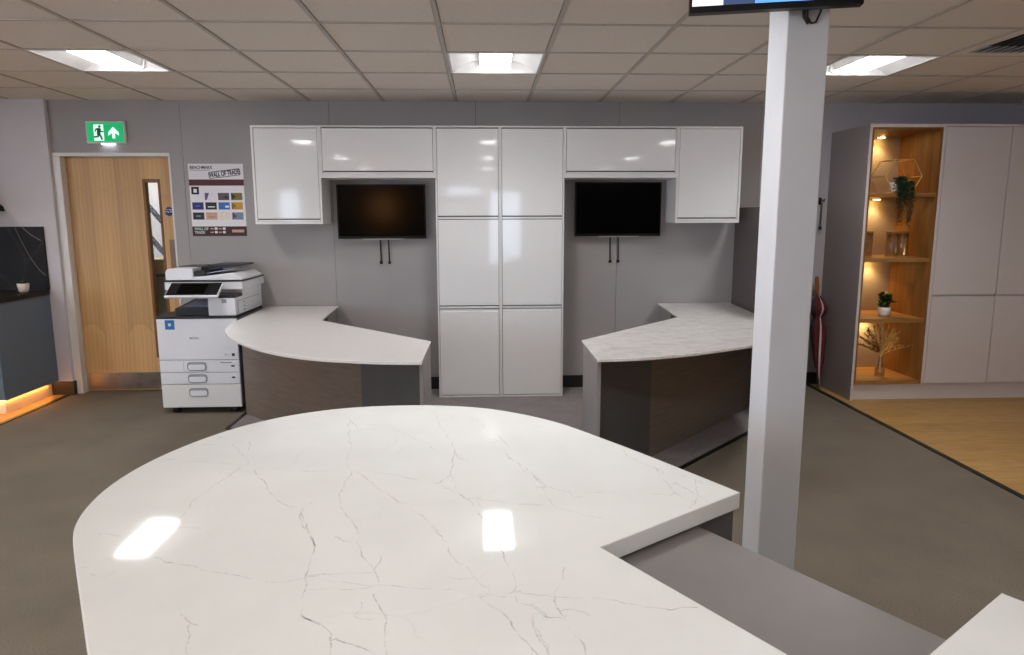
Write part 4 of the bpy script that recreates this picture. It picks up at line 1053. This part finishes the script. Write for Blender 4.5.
for k in range(26):
    q = k/25; ang = -1.0+2.15*q+random.uniform(-.06,.06); ln = random.uniform(.24,.33) if q > .25 else random.uniform(.22,.31)
    base = Vector((vc[0]+random.uniform(-.006,.006), vc[1], vc[2]+.03)); mid = Vector((vc[0]+random.uniform(-.006,.006), vc[1]+random.uniform(-.004,.004), vc[2]+.17))
    pts = [base, mid]; yy = random.uniform(-.10,.12)
    for s in range(1, 7):
        f_ = s/6; pts.append(mid+Vector((math.sin(ang)*ln*f_*(.55+.45*f_)*.82, yy*f_, math.cos(ang)*ln*f_*.85 - (.03*f_*f_ if abs(ang) > .7 else 0))))
    for p_ in pts:
        p_.x = min(max(p_.x, sx0+.05), sx1-.055); p_.z = min(p_.z, SH[1]-.03)
    stems.tube([tuple(p) for p in pts], [.0016]*2+[.0022,.0026,.003,.003,.0026,.0014], 5)
    tgt = plumes if ang < -.15 else stems
    for s in range(3, len(pts)):
        for _ in range(7 if tgt is plumes else 3):
            a = pts[s-1].lerp(pts[s], random.random())
            dv = (pts[s]-pts[s-1]).normalized()+Vector((random.uniform(-.7,.7), random.uniform(-.7,.7), random.uniform(-.2,.6)))
            tgt.leaf(a, dv, random.uniform(.02,.04) if tgt is plumes else random.uniform(.03,.055), .011)
stems.build('branches', 'straw', dg_); plumes.build('seed_heads', 'seed_brown', dg_)

# ------------------------------------------------------------------ umbrella and chain by the right wall
um = thing('umbrella', 'closed dark red and white striped umbrella leaning by the column', 'umbrella', None, (2.9, 5.8, 0))
b0 = Vector((2.93, 5.78, .008)); b1 = Vector((2.90, 5.90, .985)); ax = (b1-b0); 
def along(f_): return b0+ax*f_
MB().tube([tuple(along(f_)) for f_ in (0, .06, .12, .84)], [.003,.005,.006,.006], 8).build('shaft', 'silver', um)
MB().tube([tuple(along(f_)) for f_ in (.83, .84, .90, .98, 1.0)], [.013,.018,.017,.018,.012], 12).build('handle', 'wood_handle', um)
m = MB(); rings = []; NS = 32
for f_, r in ((.10,.008), (.16,.018), (.30,.032), (.45,.042), (.55,.043), (.61,.034), (.645,.028), (.68,.045), (.72,.055), (.76,.046), (.80,.028), (.83,.014)):
    c = along(f_); rg = []
    for k in range(NS):
        a = 2*PI*k/NS+f_*1.2; rad = 1.25*r*(1+.25*(1 if k % 4 < 2 else -1)); rg.append(m.bm.verts.new(c+Vector((math.cos(a)*rad, math.sin(a)*rad*.8, 0))))
    rings.append(rg)
names = ['umb_red', 'umb_white', 'umb_red', 'umb_navy', 'umb_red', 'umb_white', 'umb_red', 'umb_white']
for A_, B_ in zip(rings, rings[1:]):
    for k in range(NS):
        f = m.bm.faces.new((A_[k], A_[(k+1)%NS], B_[(k+1)%NS], B_[k])); f.material_index = m.mi(names[(k//4) % 8] if k % 4 < 3 else 'umb_red'); f.smooth = True
m.build('canopy', None, um)
MB().tube([tuple(along(.645)+Vector((math.cos(a)*.036, math.sin(a)*.03, 0))) for a in [2*PI*k/20 for k in range(20)]], .007, 6, closed=True).build('tie_strap', 'umb_navy', um)
ck = thing('hook_chain', 'dark hook with a hanging chain on the pale wall beside the cupboards', 'hook', None, (2.93, 5.99, 1.5))
hx_ = 2.93
MB().box(hx_-.012, hx_+.012, 5.992, 5.9995, 1.60, 1.66, .002).tube([(hx_, 5.992, 1.645), (hx_, 5.96, 1.64), (hx_+.012, 5.945, 1.625), (hx_+.012, 5.945, 1.65)], .005, 8).build('hook', 'bezel_black', ck)
m = MB()
for k in range(11):
    zc = 1.615-.019*k; s = (k % 2)
    m.tube([(hx_+(.0 if s else .008*math.cos(a)), 5.962+(.008*math.cos(a) if s else 0), zc+.013*math.sin(a)) for a in [2*PI*j/10 for j in range(10)]], .0026, 5, closed=True)
m.box(hx_-.012, hx_+.012, 5.955, 5.970, 1.385, 1.415, .003)
m.build('chain', 'cable_black', ck)

# pendant lamp behind the viewpoint (its warm glow shows in the left television)
pn = thing('pendant_lamp', 'warm glowing pendant lamp outside the view, reflected in the left television', 'lamp', None, (-1.8, -1.0, 1.4))
MB().lathe([(.004,CE-.004), (.004,1.70)], (-1.8,-1.0,0), 8).lathe([(.05,CE-.022), (.05,CE-.003)], (-1.8,-1.0,0), 20).build('cord', 'cable_black', pn)
MB().lathe([(.001,1.54), (.06,1.555), (.105,1.61), (.12,1.68), (.10,1.76), (.05,1.82), (.02,1.70)], (-1.8,-1.0,0), 24).build('globe', 'pendant_glow', pn)

# ------------------------------------------------------------------ lights
def spot(name, loc, energy, color, size=.03, ang=110, blend=.6, target=(0,0,-1)):
    l = bpy.data.lights.new(name, 'SPOT'); l.energy = energy; l.color = color; l.shadow_soft_size = size; l.spot_size = math.radians(ang); l.spot_blend = blend
    o = bpy.data.objects.new(name, l); COL.objects.link(o); o.location = loc
    o.rotation_euler = Vector(target).to_track_quat('-Z', 'Y').to_euler(); return o
for z in (2.162, 1.650, 1.138, .650): spot('spotlight_beam', (3.355, 5.86, z-.016), 4.5, (1,.66,.28), .02, 118, .8)
spot('lobby_light', (-3.3, 7.0, 2.40), 60, (1,.97,.94), .1, 140, .5, (-.4,1,-.75))

w = bpy.data.worlds.new('sky'); SC.world = w; w.use_nodes = True
nt = w.node_tree; nt.nodes.clear()
o = nt.nodes.new('ShaderNodeOutputWorld'); bg = nt.nodes.new('ShaderNodeBackground')
bg.inputs['Color'].default_value = (.74,.85,1,1); bg.inputs['Strength'].default_value = 4
nt.links.new(bg.outputs[0], o.inputs[0])

SC.view_settings.view_transform = 'Standard'; SC.view_settings.look = 'None'; SC.view_settings.gamma = 1; SC.view_settings.exposure = .94
SC.view_settings.use_curve_mapping = False
